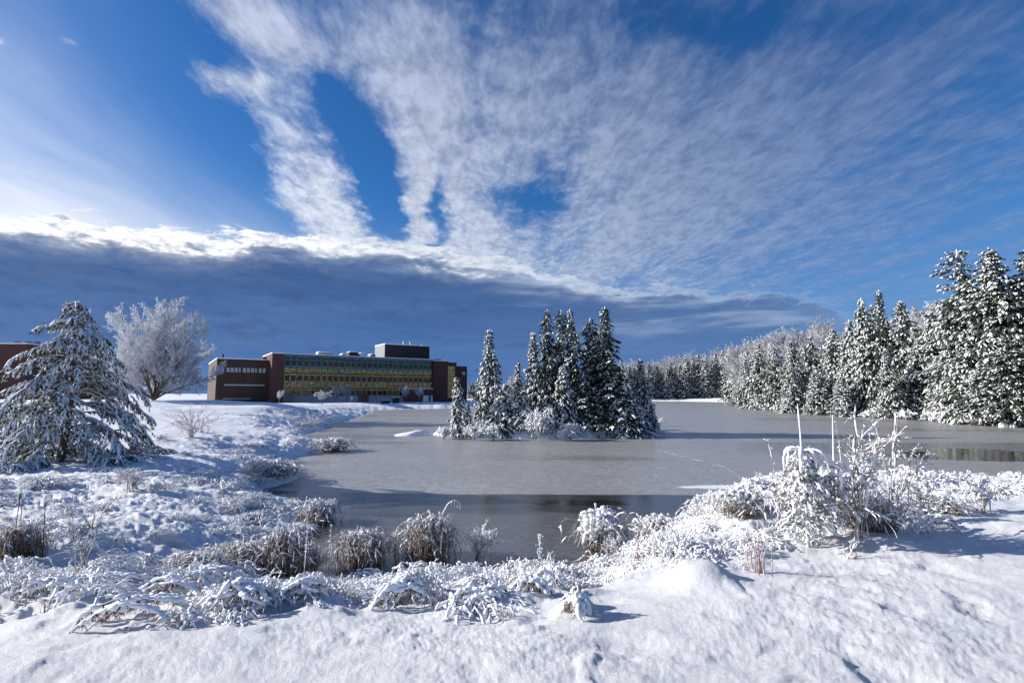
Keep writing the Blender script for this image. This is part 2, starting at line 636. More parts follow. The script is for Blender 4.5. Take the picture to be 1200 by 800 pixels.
def land(x, y, fine=True):
    x = np.asarray(x, float); y = np.asarray(y, float)
    shp = x.shape
    x = np.atleast_1d(x).astype(float); y = np.atleast_1d(y).astype(float)
    r = np.hypot(x, y)
    wob = fbm(x * 0.5, y * 0.5, 3, 3) * np.clip(0.03 * r, 0.2, 1.3)
    d, ins = seg_dist(x, y, SHORE)
    s = np.where(ins, -d, d) + wob * 0.6
    near = sstep(r, 22, 12)
    right = sstep(x, 0.5, 4.0) * near
    w = 3.4 + 1.4 * near + 3.0 * sstep(r, 18, 35) + 3.0 * sstep(r, 40, 90) - 1.6 * right
    t = np.clip(s / w, 0, 1)
    prof = np.where(near > 0.5, 1 - (1 - t) ** (1.25 + .45 * right), t * (2 - t))
    h = broad(x, y) * prof
    h = np.where(s < 0, np.maximum(-0.5, s * 0.4), h)
    m = sstep(s, -0.2, 0.5)
    # rough mat of snowed-in grass along the water, smooth snow near the camera
    rough = rough_mask(x, y, s, r)
    if fine:
        u = x * 0.9 + y * 0.25
        v = y * 0.9 - x * 0.25
        h = h + m * rough * (0.15 * billow(u * 0.55, v * 1.1, 3, 21) + 0.09 * billow(u * 1.6, v * 2.9, 3, 31) + 0.045 * billow(u * 5, v * 7, 2, 37))
        sm = (1 - rough) * m
        nearf = sstep(r, 60, 25)
        lump = 0.35 + 0.75 * sstep(perlin(x * 0.45 + 4, y * 0.6), -0.35, 0.3)
        h = h + sm * nearf * (0.05 * fbm(x * 0.8, y * 0.8, 2, 41) + 0.022 * fbm(x * 2.2, y * 3.0, 2, 51) + 0.015 * lump * fbm(x * 4.2, y * 5.6, 3, 61, 0.6) + 0.008 * lump * fbm(x * 19, y * 24, 2, 64, 0.7) * sstep(r, 14, 7))
        # hollows and half-buried tufts that dimple the smooth snow
        p = perlin(x * 1.9 + 5, y * 1.9, 71)
        h = h - sm * sstep(r, 22, 10) * 0.03 * sstep(p, 0.22, 0.5)
        h = h + sm * sstep(r, 22, 10) * 0.022 * sstep(perlin(x * 3.1, y * 3.1 + 9, 81), 0.3, 0.55)
        h = h + m * 0.25 * fbm(x * 0.12, y * 0.12, 3, 91) * sstep(r, 20, 60)
    h = np.maximum(h, island_h(x, y) + 0.10 * fbm(x * 1.5, y * 1.5, 3, 6) * (r > 30) * (r < 60))
    for (mx, my, mr, mh) in MOUNDS:
        q = ((x - mx) ** 2 + (y - my) ** 2) / mr ** 2
        h = h + mh * np.exp(-q ** 1.3)
    return h.reshape(shp)


_rb = np.array([on_plane(px, py, 1.55) for px, py in ((-400, 715), (0, 716), (150, 728), (300, 722), (450, 716), (560, 700), (640, 704), (700, 700), (780, 672), (850, 662),
                                                        (900, 664), (1000, 641), (1060, 618), (1130, 603), (1200, 594), (1500, 590))])
_rb_az, _rb_r = np.arctan2(_rb[:, 0], _rb[:, 1]), np.hypot(_rb[:, 0], _rb[:, 1])


def rough_mask(x, y, s, r):
    """1 where the snow lies on a tangle of grass and twigs, 0 on open snow"""
    n = fbm(x * 0.6, y * 0.6, 3, 15) * 1.4
    az = np.arctan2(x, y)
    rb = np.interp(az, _rb_az, _rb_r)
    a = sstep(r - rb + n * 0.9, -0.35, 0.7) * sstep(r + n * 4, 34, 22) * (y > 0)
    far = sstep(s + n * 2, 6, 2.5) * sstep(r, 20, 28) * sstep(r, 110, 80)
    return np.clip(np.maximum(a, far), 0, 1)


def ground_z(x, y):
    return float(land(np.array([x]), np.array([y]))[0])


_mx, _my = on_plane(818, 690, 1.55)
MOUNDS = [(_mx, _my, 0.30, 0.20)]
for _q, _z, _r, _h in (((675, 716), 1.55, .14, .16), ((100, 712), 1.5, .5, .12), ((300, 700), 1.45, .45, .14), ((480, 690), 1.4, .25, .14), ((380, 720), 1.5, .3, .08), ((60, 640), 1.0, .8, .2), ((180, 600), 1.0, 1.2, .25),
                       ((1010, 640), 1.6, .5, .13), ((900, 640), 1.55, .45, .1), ((1180, 625), 1.65, .5, .08), ((590, 700), 1.5, .3, .1)):
    _a, _b = on_plane(*_q, _z)
    MOUNDS.append((_a, _b, _r, _h))


def polar(rs, azs):
    R, T = np.meshgrid(rs, azs, indexing='ij')
    return R * np.sin(T), R * np.cos(T)


def grid_faces(nr, na, wrap=False):
    idx = np.arange(nr * na).reshape(nr, na)
    if wrap:
        b = np.roll(idx, -1, 1)
    else:
        b = idx[:, 1:]
        idx = idx[:, :-1]
    return np.stack([idx[:-1], idx[1:], b[1:], b[:-1]], -1).reshape(-1, 4)[:, ::-1]


def build_ground():
    front = np.radians(np.linspace(-54, 54, 900))
    rest = np.radians(np.linspace(54, 306, 170))[1:-1]
    az = np.concatenate([front, rest])
    rs = [0.4]
    while rs[-1] < 6000:
        r = rs[-1]
        rs.append(r * (1.05 if r < 1.8 else 1.0075 if r < 60 else 1.02 if r < 300 else 1.12))
    rs = np.array(rs)
    X, Y = polar(rs, az)
    Z = land(X, Y)
    mb = MB()
    mb.add(np.stack([X, Y, Z], -1).reshape(-1, 3), grid_faces(len(rs), len(az), True))
    c = np.array([[0, 0, Z[0].mean()]])
    mb.add(c, np.zeros((0, 3), int))
    k = np.arange(len(az))
    mb.f3.append(np.stack([np.full(len(az), mb.n - 1), np.roll(k, -1), k], -1))
    mb.m3.append(np.zeros(len(az)))
    o = mb.obj('ground', M['ground'], smooth=True)
    o['kind'] = 'structure'
    return o


def _ground_mat(nt, p):
    co = obj_co()
    grain = noise(co, 130.0, 3, 0.8)
    fine = noise(co, 28.0, 5, 0.7)
    mid = noise(co, 6.0, 4, 0.6)
    k = smooth(nz() + (fine - 0.5) * 0.35, 0.62, 0.42)            # steep flanks shed the snow and show the dead grass
    grass = mixc(noise(co, 40, 3, 0.7), (0.06, 0.045, 0.03), (0.17, 0.13, 0.08))
    snow = mixc(grain, (0.76, 0.78, 0.82), (0.90, 0.91, 0.93))
    setv(nt, p, 'Base Color', mixc(k, snow, grass))
    setv(nt, p, 'Roughness', 0.6)
    setv(nt, p, 'Specular IOR Level', 0.3)
    sp = nt.nodes.new('ShaderNodeSeparateXYZ')
    bump(nt, p, grain * 0.75 + fine * 0.7 + mid * 0.35, 1.0, 0.022)


M['ground'] = material('snow_ground', _ground_mat)
build_ground()

# ------------------------------------------------------------------ the frozen pond
def _bandline(x):  # distance of the far edge of the thin dark ice, as a function of x
    return 17.6 + 0.35 * perlin(x * 0.25, 0.3, 5)


def build_ice():
    az = np.radians(np.linspace(-60, 60, 900))
    rs = [8.0]
    while rs[-1] < 420:
        rs.append(rs[-1] * 1.007)
    rs = np.array(rs)
    X, Y = polar(rs, az)
    mb = MB()
    mb.add(np.stack([X, Y, np.zeros_like(X)], -1).reshape(-1, 3), grid_faces(len(rs), len(az)))
    o = mb.obj('ice', M['ice'], smooth=True)
    o['kind'] = 'structure'
    x, y = X.ravel(), Y.ravel()
    n = fbm(x * 0.35, y * 0.9, 4, 7)
    n2 = fbm(x * 0.12, y * 0.5, 3, 17)
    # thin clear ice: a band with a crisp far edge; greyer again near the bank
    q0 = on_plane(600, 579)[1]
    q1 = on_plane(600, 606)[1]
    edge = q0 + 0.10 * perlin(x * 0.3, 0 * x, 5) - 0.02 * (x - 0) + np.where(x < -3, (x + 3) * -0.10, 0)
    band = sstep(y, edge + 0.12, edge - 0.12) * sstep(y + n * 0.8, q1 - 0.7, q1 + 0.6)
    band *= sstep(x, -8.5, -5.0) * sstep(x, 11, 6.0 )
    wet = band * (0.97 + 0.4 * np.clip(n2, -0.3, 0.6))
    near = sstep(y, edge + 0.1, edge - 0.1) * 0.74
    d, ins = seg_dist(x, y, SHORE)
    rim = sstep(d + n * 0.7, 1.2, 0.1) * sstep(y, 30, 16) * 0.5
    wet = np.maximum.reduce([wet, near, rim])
    # open water
    def ell(px, py, rx, ry, s=0.6):
        cx, cy = on_plane(px, py)
        e = ((x - cx) / rx) ** 2 + ((y - cy) / ry) ** 2 + n * s
        return sstep(e, 1.15, 0.85)
    open_w = np.maximum.reduce([ell(690, 589, 1.35, 0.42), ell(655, 590, 1.0, 0.10), ell(1185, 534, 7.5, 2.3, 0.8), ell(1130, 527, 2.2, 0.8, 0.9)])
    # streaks of thinner ice out on the pond
    st = sstep(perlin(x * 0.035, y * 0.16, 44) + 0.3 * perlin(x * 0.1, y * 0.6, 45), 0.22, 0.42) * 0.30 * sstep(y, 18, 26)
    st2 = sstep(y, 38.0, 36.8) * sstep(y, 29.5, 31.2) * sstep(x + n * 4, 12, 20) * 0.42
    wet = np.maximum.reduce([wet, st, st2, open_w])
    # snow lying on the ice by the right-hand bank
    a = on_plane(880, 570)
    sn = sstep(((x - a[0]) / 2.6) ** 2 + ((y - a[1]) / 0.42) ** 2 + n * 0.9, 1.15, 0.8)
    sn = np.maximum(sn, sstep(d + n * 0.8, 0.35, 0.05) * sstep(y, 30, 40) * 0.7)
    # a line of prints across the ice
    pts = np.array([on_plane(q, 527 + (q - 770) * 0.25 + (q > 850) * (q - 850) * 0.5) for q in np.linspace(770, 905, 46)])
    tr = np.zeros(x.shape)
    for (cx, cy) in pts:
        tr = np.maximum(tr, sstep(np.hypot(x - cx, (y - cy)), 0.11, 0.04))
    sn = np.maximum(sn, tr * 0.8)
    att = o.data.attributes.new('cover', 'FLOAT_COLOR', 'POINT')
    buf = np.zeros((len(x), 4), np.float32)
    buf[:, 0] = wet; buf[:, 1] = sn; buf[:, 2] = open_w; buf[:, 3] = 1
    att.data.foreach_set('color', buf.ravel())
    return o


def _ice_mat(nt, p):
    at = nt.nodes.new('ShaderNodeAttribute')
    at.attribute_name = 'cover'
    s = nt.nodes.new('ShaderNodeSeparateColor')
    nt.links.new(at.outputs['Color'], s.inputs[0])
    wet, sn, op = (E(s.outputs[i]) for i in range(3))
    co = obj_co()
    mp = nt.nodes.new('ShaderNodeMapping')
    mp.inputs['Scale'].default_value = (1.0, 1.7, 1)
    nt.links.new(co, mp.inputs['Vector'])
    fern = noise(mp.outputs[0], 2.3, 6, 0.7, 1.2)
    spots = noise(co, 6.0, 4, 0.65, 0.8)
    fine = noise(co, 40.0, 3, 0.7)
    big = noise(co, 0.16, 4, 0.55)
    frost = mixc(smooth(fern * 0.6 + spots * 0.4, 0.44, 0.62), (0.255, 0.254, 0.252), (0.44, 0.438, 0.434))
    frost = mixc(smooth(big, 0.35, 0.7) * 0.35, frost, (0.235, 0.232, 0.228))
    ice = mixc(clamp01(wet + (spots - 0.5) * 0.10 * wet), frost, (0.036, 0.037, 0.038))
    water = mixc(op, ice, (0.018, 0.016, 0.014))
    setv(nt, p, 'Base Color', mixc(clamp01(sn + smooth(fine, 0.80, 0.86) * 0.25), water, (0.80, 0.82, 0.86)))
    setv(nt, p, 'Roughness', E.m('MAXIMUM', 0.36 - op * 0.30 - wet * 0.22, 0.05) + sn * 0.3)
    setv(nt, p, 'Specular IOR Level', 0.55)
    bump(nt, p, fern * (1.0 - op) + fine * 0.15, 0.25, 0.02)


M['ice'] = material('ice', _ice_mat)
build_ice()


def on_ground(px, py):
    """where the line of sight through a point of the view meets the land or the ice"""
    a, f, u = ray(px, py)
    t = np.geomspace(1.5, 400, 1500)
    x, y, z = a * t, f * t, EYE + u * t
    g = np.maximum(land(x, y), 0.0)
    k = int(np.argmax(z < g)) if np.any(z < g) else -1
    return float(x[k]), float(y[k]), float(g[k])

# ------------------------------------------------------------------ trees
def rvec(n, r):
    return r.normal(size=(n, 3))


def conifer(seed, H=10.0, W=3.6, n=190, twigs=9, snow=0.6, slug=0.075, base=0.05, shape=1.0, droop=0.35, up=0.35,
            irregular=0.25, lean=0.02, needle_w=0.09, olive=False, bare_low=0.0, gap=0.0, broad_top=0.0):
    """trunk mesh and crown mesh (needles and the snow that lies on them)"""
    r = np.random.default_rng(seed)
    tr = MB()
    S = 9
    s = np.linspace(0, 1, S)
    bend = r.normal(size=2) * lean * H
    path = np.stack([bend[0] * s ** 2, bend[1] * s ** 2, s * H * 0.99], -1)[None]
    tr.tubes(path, (H * 0.014 * (1 - s) ** 0.9 + 0.008)[None], 7)

    def axis(f):
        return np.stack([bend[0] * f ** 2, bend[1] * f ** 2, f * H], -1)
    f = base + (0.985 - base) * (np.arange(n) + r.random(n) * 0.8) / n
    f = f ** 1.0
    az = np.arange(n) * 2.39996 + r.normal(size=n) * 0.35
    prof = np.where(f < 0.12, 0.75 + 2.0 * f, 1.0) * ((1 - f) ** shape * (1 - broad_top) + broad_top * np.sqrt(np.clip(1 - f, 0, 1)) ) + 0.035
    lump = 1 + irregular * np.sin(az * 2 + f * 19 + seed) * 0.6 + r.normal(size=n) * irregular * 0.6
    # whole storeys longer or shorter, as real spruces have
    storey = 1 + irregular * 0.8 * perlin(f * 9, np.full(n, seed * 0.37), seed)
    L = W / 2 * prof * np.clip(lump * storey, 0.3, 1.8)
    keep = (r.random(n) > gap) & ((f > bare_low) | (r.random(n) < 0.25))
    f, az, L = f[keep], az[keep], L[keep]
    n = len(f)
    el = up * (f - 0.45) * 2.0 - 0.12 + r.normal(size=n) * 0.1
    D = np.stack([np.cos(az), np.sin(az), np.zeros(n)], -1)
    S = 5
    s = np.linspace(0, 1, S)
    P = axis(f)[:, None] + D[:, None] * (L[:, None] * s)[..., None]
    P[..., 2] += L[:, None] * (np.tan(el)[:, None] * s - droop * s ** 2 + 0.10 * s ** 6)
    cr = MB()
    cr.tubes(P, (0.010 * H ** 0.5 * (1 - 0.75 * s))[None] * np.ones((n, 1)), 4, 2)
    # side twigs
    T = np.maximum(3, (twigs * np.clip(L / (W * 0.35), 0.35, 1.3)).astype(int))
    bi = np.repeat(np.arange(n), T)
    N = len(bi)
    t = 0.14 + 0.90 * r.random(N) ** 0.85
    t = np.minimum(t, 1.0)
    seg = np.minimum((t * (S - 1)).astype(int), S - 2)
    fr = t * (S - 1) - seg
    B = P[bi, seg] * (1 - fr)[:, None] + P[bi, seg + 1] * fr[:, None]
    dirb = norm(P[bi, seg + 1] - P[bi, seg])
    side = np.cross(dirb, UP)
    sg = np.where(r.random(N) < 0.5, -1.0, 1.0) * (0.35 + 0.75 * r.random(N)) * np.where(t > 0.95, 0.2, 1)
    Dt = norm(dirb + side * sg[:, None] + rvec(N, r) * 0.16 - UP * (0.12 + 0.35 * r.random(N))[:, None])
    Lt = (0.10 + 0.32 * L[bi] * (1.15 - 0.75 * t)) * (0.7 + 0.6 * r.random(N)) + needle_w * 0.6
    Q = B[:, None] + Dt[:, None] * (Lt[:, None] * np.array([0, .5, 1.0]))[..., None]
    Q[:, 2, 2] -= Lt * 0.16
    wn = needle_w * (0.7 + 0.6 * r.random(N))
    cr.tubes(Q, wn[:, None] * np.array([0.55, 1.0, 0.12]), 4, 0, 0.7, twist=0.5)
    # ragged needles hanging under each twig
    for k in range(3):
        u = r.random(N)
        b0 = Q[:, 0] * (1 - u)[:, None] + Q[:, 2] * u[:, None]
        tip = b0 + norm(Dt * 0.9 + rvec(N, r) * 0.7 - UP * 0.5) * (needle_w * (1.8 + 1.6 * r.random(N)))[:, None]
        cr.blades(b0, tip, norm(rvec(N, r)), needle_w * 0.32, 1 if olive and k == 0 else 0)
    # snow lying on the twigs
    m = r.random(N) < snow * (0.75 + 0.5 * t)
    q = Q[m]
    k = len(q)
    ws = slug * (0.55 + 0.9 * r.random(k) ** 1.5)
    a = 0.05 + 0.3 * r.random(k)[:, None]
    st = np.array([0.0, .3, .7, 1.0])
    c = a + (1.12 - a) * st[None]
    C = q[:, :1] + (q[:, 2:] - q[:, :1]) * c[..., None]
    C[..., 2] += (needle_w * 0.45 + ws * 0.35)[:, None] * np.array([.6, 1, 1, .2])
    C += r.normal(size=C.shape) * ws[:, None, None] * 0.18
    cr.tubes(C, ws[:, None] * np.array([0.12, 0.95, 1.05, 0.15]) * (0.85 + 0.3 * r.random((k, 4))), 5, 3, 0.62)
    # snow on the leader
    top = axis(np.linspace(0.955, 1.0, 4))[None]
    cr.tubes(top, np.array([[0.5, 1.0, .9, 0.2]]) * slug, 5, 3)
    return (tr.mesh('trunk', [M['bark']], True),
            cr.mesh('crown', [M['needle'], M['needle_olive'], M['bark'], M['clump']], False))


def bare_tree(seed, H=11.0, W=12.0, stems=5, levels=((7, .42), (7, .45), (6, .5), (4, .5)), trunk=0.12, twig=0.012, vase=1.0, weep=0.0, fork=0.12, up=0.45, mats=None):
    """frosted broadleaf: trunk mesh (main stems) and crown mesh (branches and twigs)"""
    r = np.random.default_rng(seed)
    S = 6
    s = np.linspace(0, 1, S)
    tr, cr = MB(), MB()
    tr.tubes(np.array([[[0, 0, -0.2], [0, 0, H * fork * .6], [0.02, 0, H * fork * 1.15]]]), np.array([[trunk * 1.25, trunk, trunk * .9]]), 7)
    az = np.arange(stems) * 2 * math.pi / stems + r.random(stems)
    tilt = (0.12 + 0.5 * r.random(stems)) * vase
    tilt[0] = 0.05
    if stems > 8:
        az = np.arange(stems) * 2.39996
        tilt = np.linspace(0.04, 1.12, stems) * vase
    L = H * (1 - fork) * (0.82 + 0.22 * r.random(stems)) / np.maximum(np.cos(tilt), .7) * (1 - 0.25 * tilt)
    if stems > 8:
        L = H * (0.93 - 0.36 * tilt) * (0.93 + 0.1 * r.random(stems))
    D = np.stack([np.cos(az) * np.sin(tilt), np.sin(az) * np.sin(tilt), np.cos(tilt)], -1)
    P = np.array([0, 0, H * fork])[None, None] + D[:, None] * (L[:, None] * s)[..., None]
    P[..., :2] += (D[:, None, :2] * (L[:, None] * (s ** 2) * 0.18 * vase)[..., None])
    P[:, 1:] += r.normal(size=P[:, 1:].shape) * L[:, None, None] * 0.012
    R = trunk * 0.75 * (1 - 0.88 * s)[None] * np.ones((stems, 1))
    tr.tubes(P, R, 6)
    nl = len(levels)
    for li, (cnt, ratio) in enumerate(levels):
        n = len(P)
        bi = np.repeat(np.arange(n), cnt)
        N = len(bi)
        t = (0.16 if li == 0 else 0.12) + 0.84 * ((np.tile(np.arange(cnt), n) + r.random(N)) / cnt)
        t = np.minimum(t, 0.99)
        seg = np.minimum((t * (S - 1)).astype(int), S - 2)
        fr = t * (S - 1) - seg
        B = P[bi, seg] * (1 - fr)[:, None] + P[bi, seg + 1] * fr[:, None]
        dp = norm(P[bi, seg + 1] - P[bi, seg])
        rad = rvec(N, r)
        rad = norm(rad - dp * np.sum(rad * dp, -1, keepdims=True))
        out = norm(np.stack([B[:, 0], B[:, 1], np.zeros(N)], -1)) * 0.45
        dn = norm(dp * 0.75 + rad * 0.85 + out * 0.6 + UP * (up - weep * li * 0.5))
        Lp = np.linalg.norm(P[bi, -1] - P[bi, 0], axis=-1)
        Ln = Lp * ratio * (1.2 - 0.65 * t) * (0.75 + 0.5 * r.random(N))
        S2 = 5 if li < nl - 1 else 3
        s2 = np.linspace(0, 1, S2)
        Q = B[:, None] + dn[:, None] * (Ln[:, None] * s2)[..., None]
        Q[..., 2] += (Ln[:, None] * s2 ** 2) * (0.18 - weep * (0.5 + li * 0.5))
        if li < nl - 1:
            Q[:, 1:] += r.normal(size=Q[:, 1:].shape) * Ln[:, None, None] * 0.035
        r0 = np.maximum(R[bi, seg] * 0.55, twig * 1.1)
        Rn = np.maximum(r0[:, None] * (1 - 0.8 * s2), twig * (1.0 - 0.45 * s2))
        cr.tubes(Q, Rn, 4 if li < 2 else 3, 0 if li < 1 else 1)
        P, R, S = Q, Rn, S2
    a, b = mats or (M['bark'], M['frost_twig'])
    return tr.mesh('trunk', [M['bark']], True), cr.mesh('crown', [a, b], False)


def make_tree(meshes, name, label, cat, loc, rz, scale, group=None):
    t = thing(name, label, cat, loc, rz, scale, group)
    link('trunk', meshes[0], t)
    link('crown', meshes[1], t)
    return t


PROTO = {}


def plant_tree(kind, px, py_top, depth, label, group, width=None, z=None, rz=None, name=None, cat=None, sink=0.05, x=None, height=None):
    """a tree whose top stands where the line of sight through (px, py_top) meets the given depth"""
    meshes, H0, W0, nm, ct = PROTO[kind]
    xx, yy, zt = at_depth(px, py_top, depth)
    if x is not None:
        xx = x
    zz = ground_z(xx, yy) if z is None else z
    h = (zt - zz) if height is None else height
    s = h / H0
    sx = s if width is None else width / 600.0 * depth / W0
    rz = rng.random() * 6.283 if rz is None else rz
    if kind in _first:
        o = dup(_first[kind], label, (xx, yy, zz - sink * 1), rz, (sx, sx, s), group)
        if name:
            o.name = name
        return o
    o = make_tree(meshes, name or nm, label, cat or ct, (xx, yy, zz - sink), rz, (sx, sx, s), group)
    _first[kind] = o
    return o


_first = {}


def proto(kind, name, cat, meshes, H, W):
    PROTO[kind] = (meshes, H, W, name, cat)


# island spruces: tall, narrow, dark, with ragged storeys
proto('spire_a', 'spruce_tree', 'tree', conifer(1, 10, 2.6, 210, 11, 0.36, 0.056, 0.06, 0.70, 0.45, 0.3, 0.62, 0.018), 10, 2.6)
proto('spire_b', 'spruce_tree', 'tree', conifer(2, 10, 2.8, 200, 11, 0.34, 0.058, 0.05, 0.66, 0.5, 0.3, 0.70, 0.022, gap=.12), 10, 2.8)
proto('spire_c', 'spruce_tree', 'tree', conifer(3, 10, 3.4, 220, 11, 0.38, 0.066, 0.04, 0.85, 0.5, 0.3, 0.55, 0.018, gap=.08), 10, 3.4)
proto('cone_a', 'spruce_tree', 'tree', conifer(4, 8, 3.4, 240, 10, 0.52, 0.075, 0.03, 0.85, 0.30, 0.35, 0.28, 0.01, olive=True), 8, 3.4)
proto('cone_b', 'spruce_tree', 'tree', conifer(5, 5, 2.6, 190, 9, 0.60, 0.065, 0.02, 0.9, 0.5, 0.3, 0.35, 0.02, 0.075), 5, 2.6)
proto('young', 'spruce_tree', 'tree', conifer(6, 3, 1.25, 130, 7, 0.62, 0.045, 0.02, 0.95, 0.35, 0.4, 0.3, 0.03, 0.05, olive=True), 3, 1.25)
proto('snowy_a', 'fir_tree', 'tree', conifer(7, 18, 5.6, 460, 13, 0.58, 0.092, 0.02, 0.8, 0.45, 0.3, 0.32, 0.008, 0.12), 18, 5.6)
proto('snowy_b', 'fir_tree', 'tree', conifer(8, 18, 6.4, 440, 13, 0.50, 0.095, 0.02, 0.85, 0.5, 0.3, 0.40, 0.012, 0.12), 18, 6.4)
proto('dark_spire', 'fir_tree', 'tree', conifer(9, 18, 5.2, 460, 10, 0.24, 0.09, 0.02, 0.92, 0.40, 0.3, 0.2, 0.004, 0.11), 18, 5.2)
proto('tall_pine', 'pine_tree', 'tree', conifer(10, 24, 7.5, 400, 18, 0.50, 0.095, 0.10, 0.5, 0.35, 0.3, 0.60, 0.015, 0.11, gap=0.25, broad_top=0.5), 24, 7.5)
proto('tall_snowy', 'fir_tree', 'tree', conifer(12, 24, 8.0, 680, 18, 0.46, 0.080, 0.05, 0.78, 0.5, 0.3, 0.60, 0.012, 0.11), 24, 8.0)
proto('tall_ragged', 'fir_tree', 'tree', conifer(15, 24, 7.4, 560, 17, 0.40, 0.085, 0.08, 0.66, 0.4, 0.3, 0.75, 0.02, 0.11, gap=0.12), 24, 7.4)
proto('snowy_c', 'fir_tree', 'tree', conifer(16, 18, 6.0, 420, 13, 0.54, 0.09, 0.02, 0.70, 0.5, 0.3, 0.60, 0.02, 0.11, gap=0.08), 18, 6.0)
proto('far_a', 'fir_tree', 'tree', conifer(13, 16, 4.8, 210, 10, 0.55, 0.135, 0.03, 0.8, 0.4, 0.3, 0.38, 0.01, 0.15), 16, 4.8)
proto('far_b', 'fir_tree', 'tree', conifer(14, 16, 5.6, 200, 10, 0.38, 0.13, 0.03, 0.85, 0.45, 0.3, 0.45, 0.015, 0.16), 16, 5.6)
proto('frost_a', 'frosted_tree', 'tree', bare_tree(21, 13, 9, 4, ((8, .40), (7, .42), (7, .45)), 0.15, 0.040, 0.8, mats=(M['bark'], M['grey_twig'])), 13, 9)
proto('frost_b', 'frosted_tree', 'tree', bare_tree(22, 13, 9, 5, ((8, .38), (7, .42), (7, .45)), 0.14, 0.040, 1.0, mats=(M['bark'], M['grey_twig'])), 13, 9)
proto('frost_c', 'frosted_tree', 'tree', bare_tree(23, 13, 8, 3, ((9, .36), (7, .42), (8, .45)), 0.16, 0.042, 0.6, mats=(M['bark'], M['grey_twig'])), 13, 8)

# ---- the island: pixel of the top, depth, spread in pixels
ISL = 'spruces crowded on the small island'
for kind, px, top, dep, wid, lab, gx in (
    ('cone_a', 574, 385, 45.5, 40, 'snow dusted cone shaped spruce standing apart behind the island\'s low snowy end', None),
    ('young', 538, 441, 42.2, 24, 'small slim snowy spruce at the outer tip of the island', None),
    ('young', 548, 472, 41.8, 17, 'tiniest snowy spruce, touching the small slim one at the island tip', None),
    ('cone_a', 625, 388, 44.5, 30, 'slender pale spruce just outside the dark spires, on the side of the lone cone', None),
    ('cone_b', 592, 448, 42.3, 44, 'broad low spruce hung with snow over a dark hollow at the island edge', None),
    ('young', 605, 424, 46.5, 20, 'thin young spruce with a bare cross shaped tip above the low broad one', None),
    ('cone_b', 614, 456, 42.6, 34, 'bushy low snow covered spruce between the broad low one and the dark spires', None),
    ('spire_a', 642, 361, 44.2, 34, 'first dark spire of the crowded island clump, next to the slender pale spruce', None),
    ('spire_b', 657, 362, 45.6, 38, 'second dark spire of the island clump, its crown leaning on the first', None),
    ('spire_c', 675, 361, 43.6, 44, 'middle dark spire of the island clump with heavy snow on its near boughs', None),
    ('spire_b', 691, 371, 45.2, 42, 'shorter ragged spire with drooping tip, before the tallest in the island clump', None),
    ('spire_a', 709, 358, 44.4, 38, 'tallest island spruce, with a lopsided knobbly top', None),
    ('spire_c', 722, 409, 43.2, 56, 'green tinted shorter spruce leaning against the tallest island spire', None),
    ('cone_b', 729, 450, 42.6, 54, 'low wide snowy spruce under the green tinted one near the island end', None),
    ('cone_a', 751, 420, 46.0, 32, 'slim snow speckled spruce alone at the far end of the island', None),
    ('cone_b', 661, 428, 42.6, 38, 'snow laden half height spruce in front of the dark spires', None),
    ('spire_c', 690, 440, 42.6, 48, 'low dark spruce in front at the foot of the middle spires', None),
    ('cone_b', 640, 462, 42.4, 34, 'short bushy spruce at the water below the first dark spire', None),
    ('spire_a', 700, 386, 46.6, 40, 'dim spruce glimpsed behind the two last tall spires', None),
    ('cone_b', 762, 470, 45.5, 22, 'stunted snowy spruce on the last spit of the island', None),
):
    plant_tree(kind, px, top, dep, lab, ISL, wid)

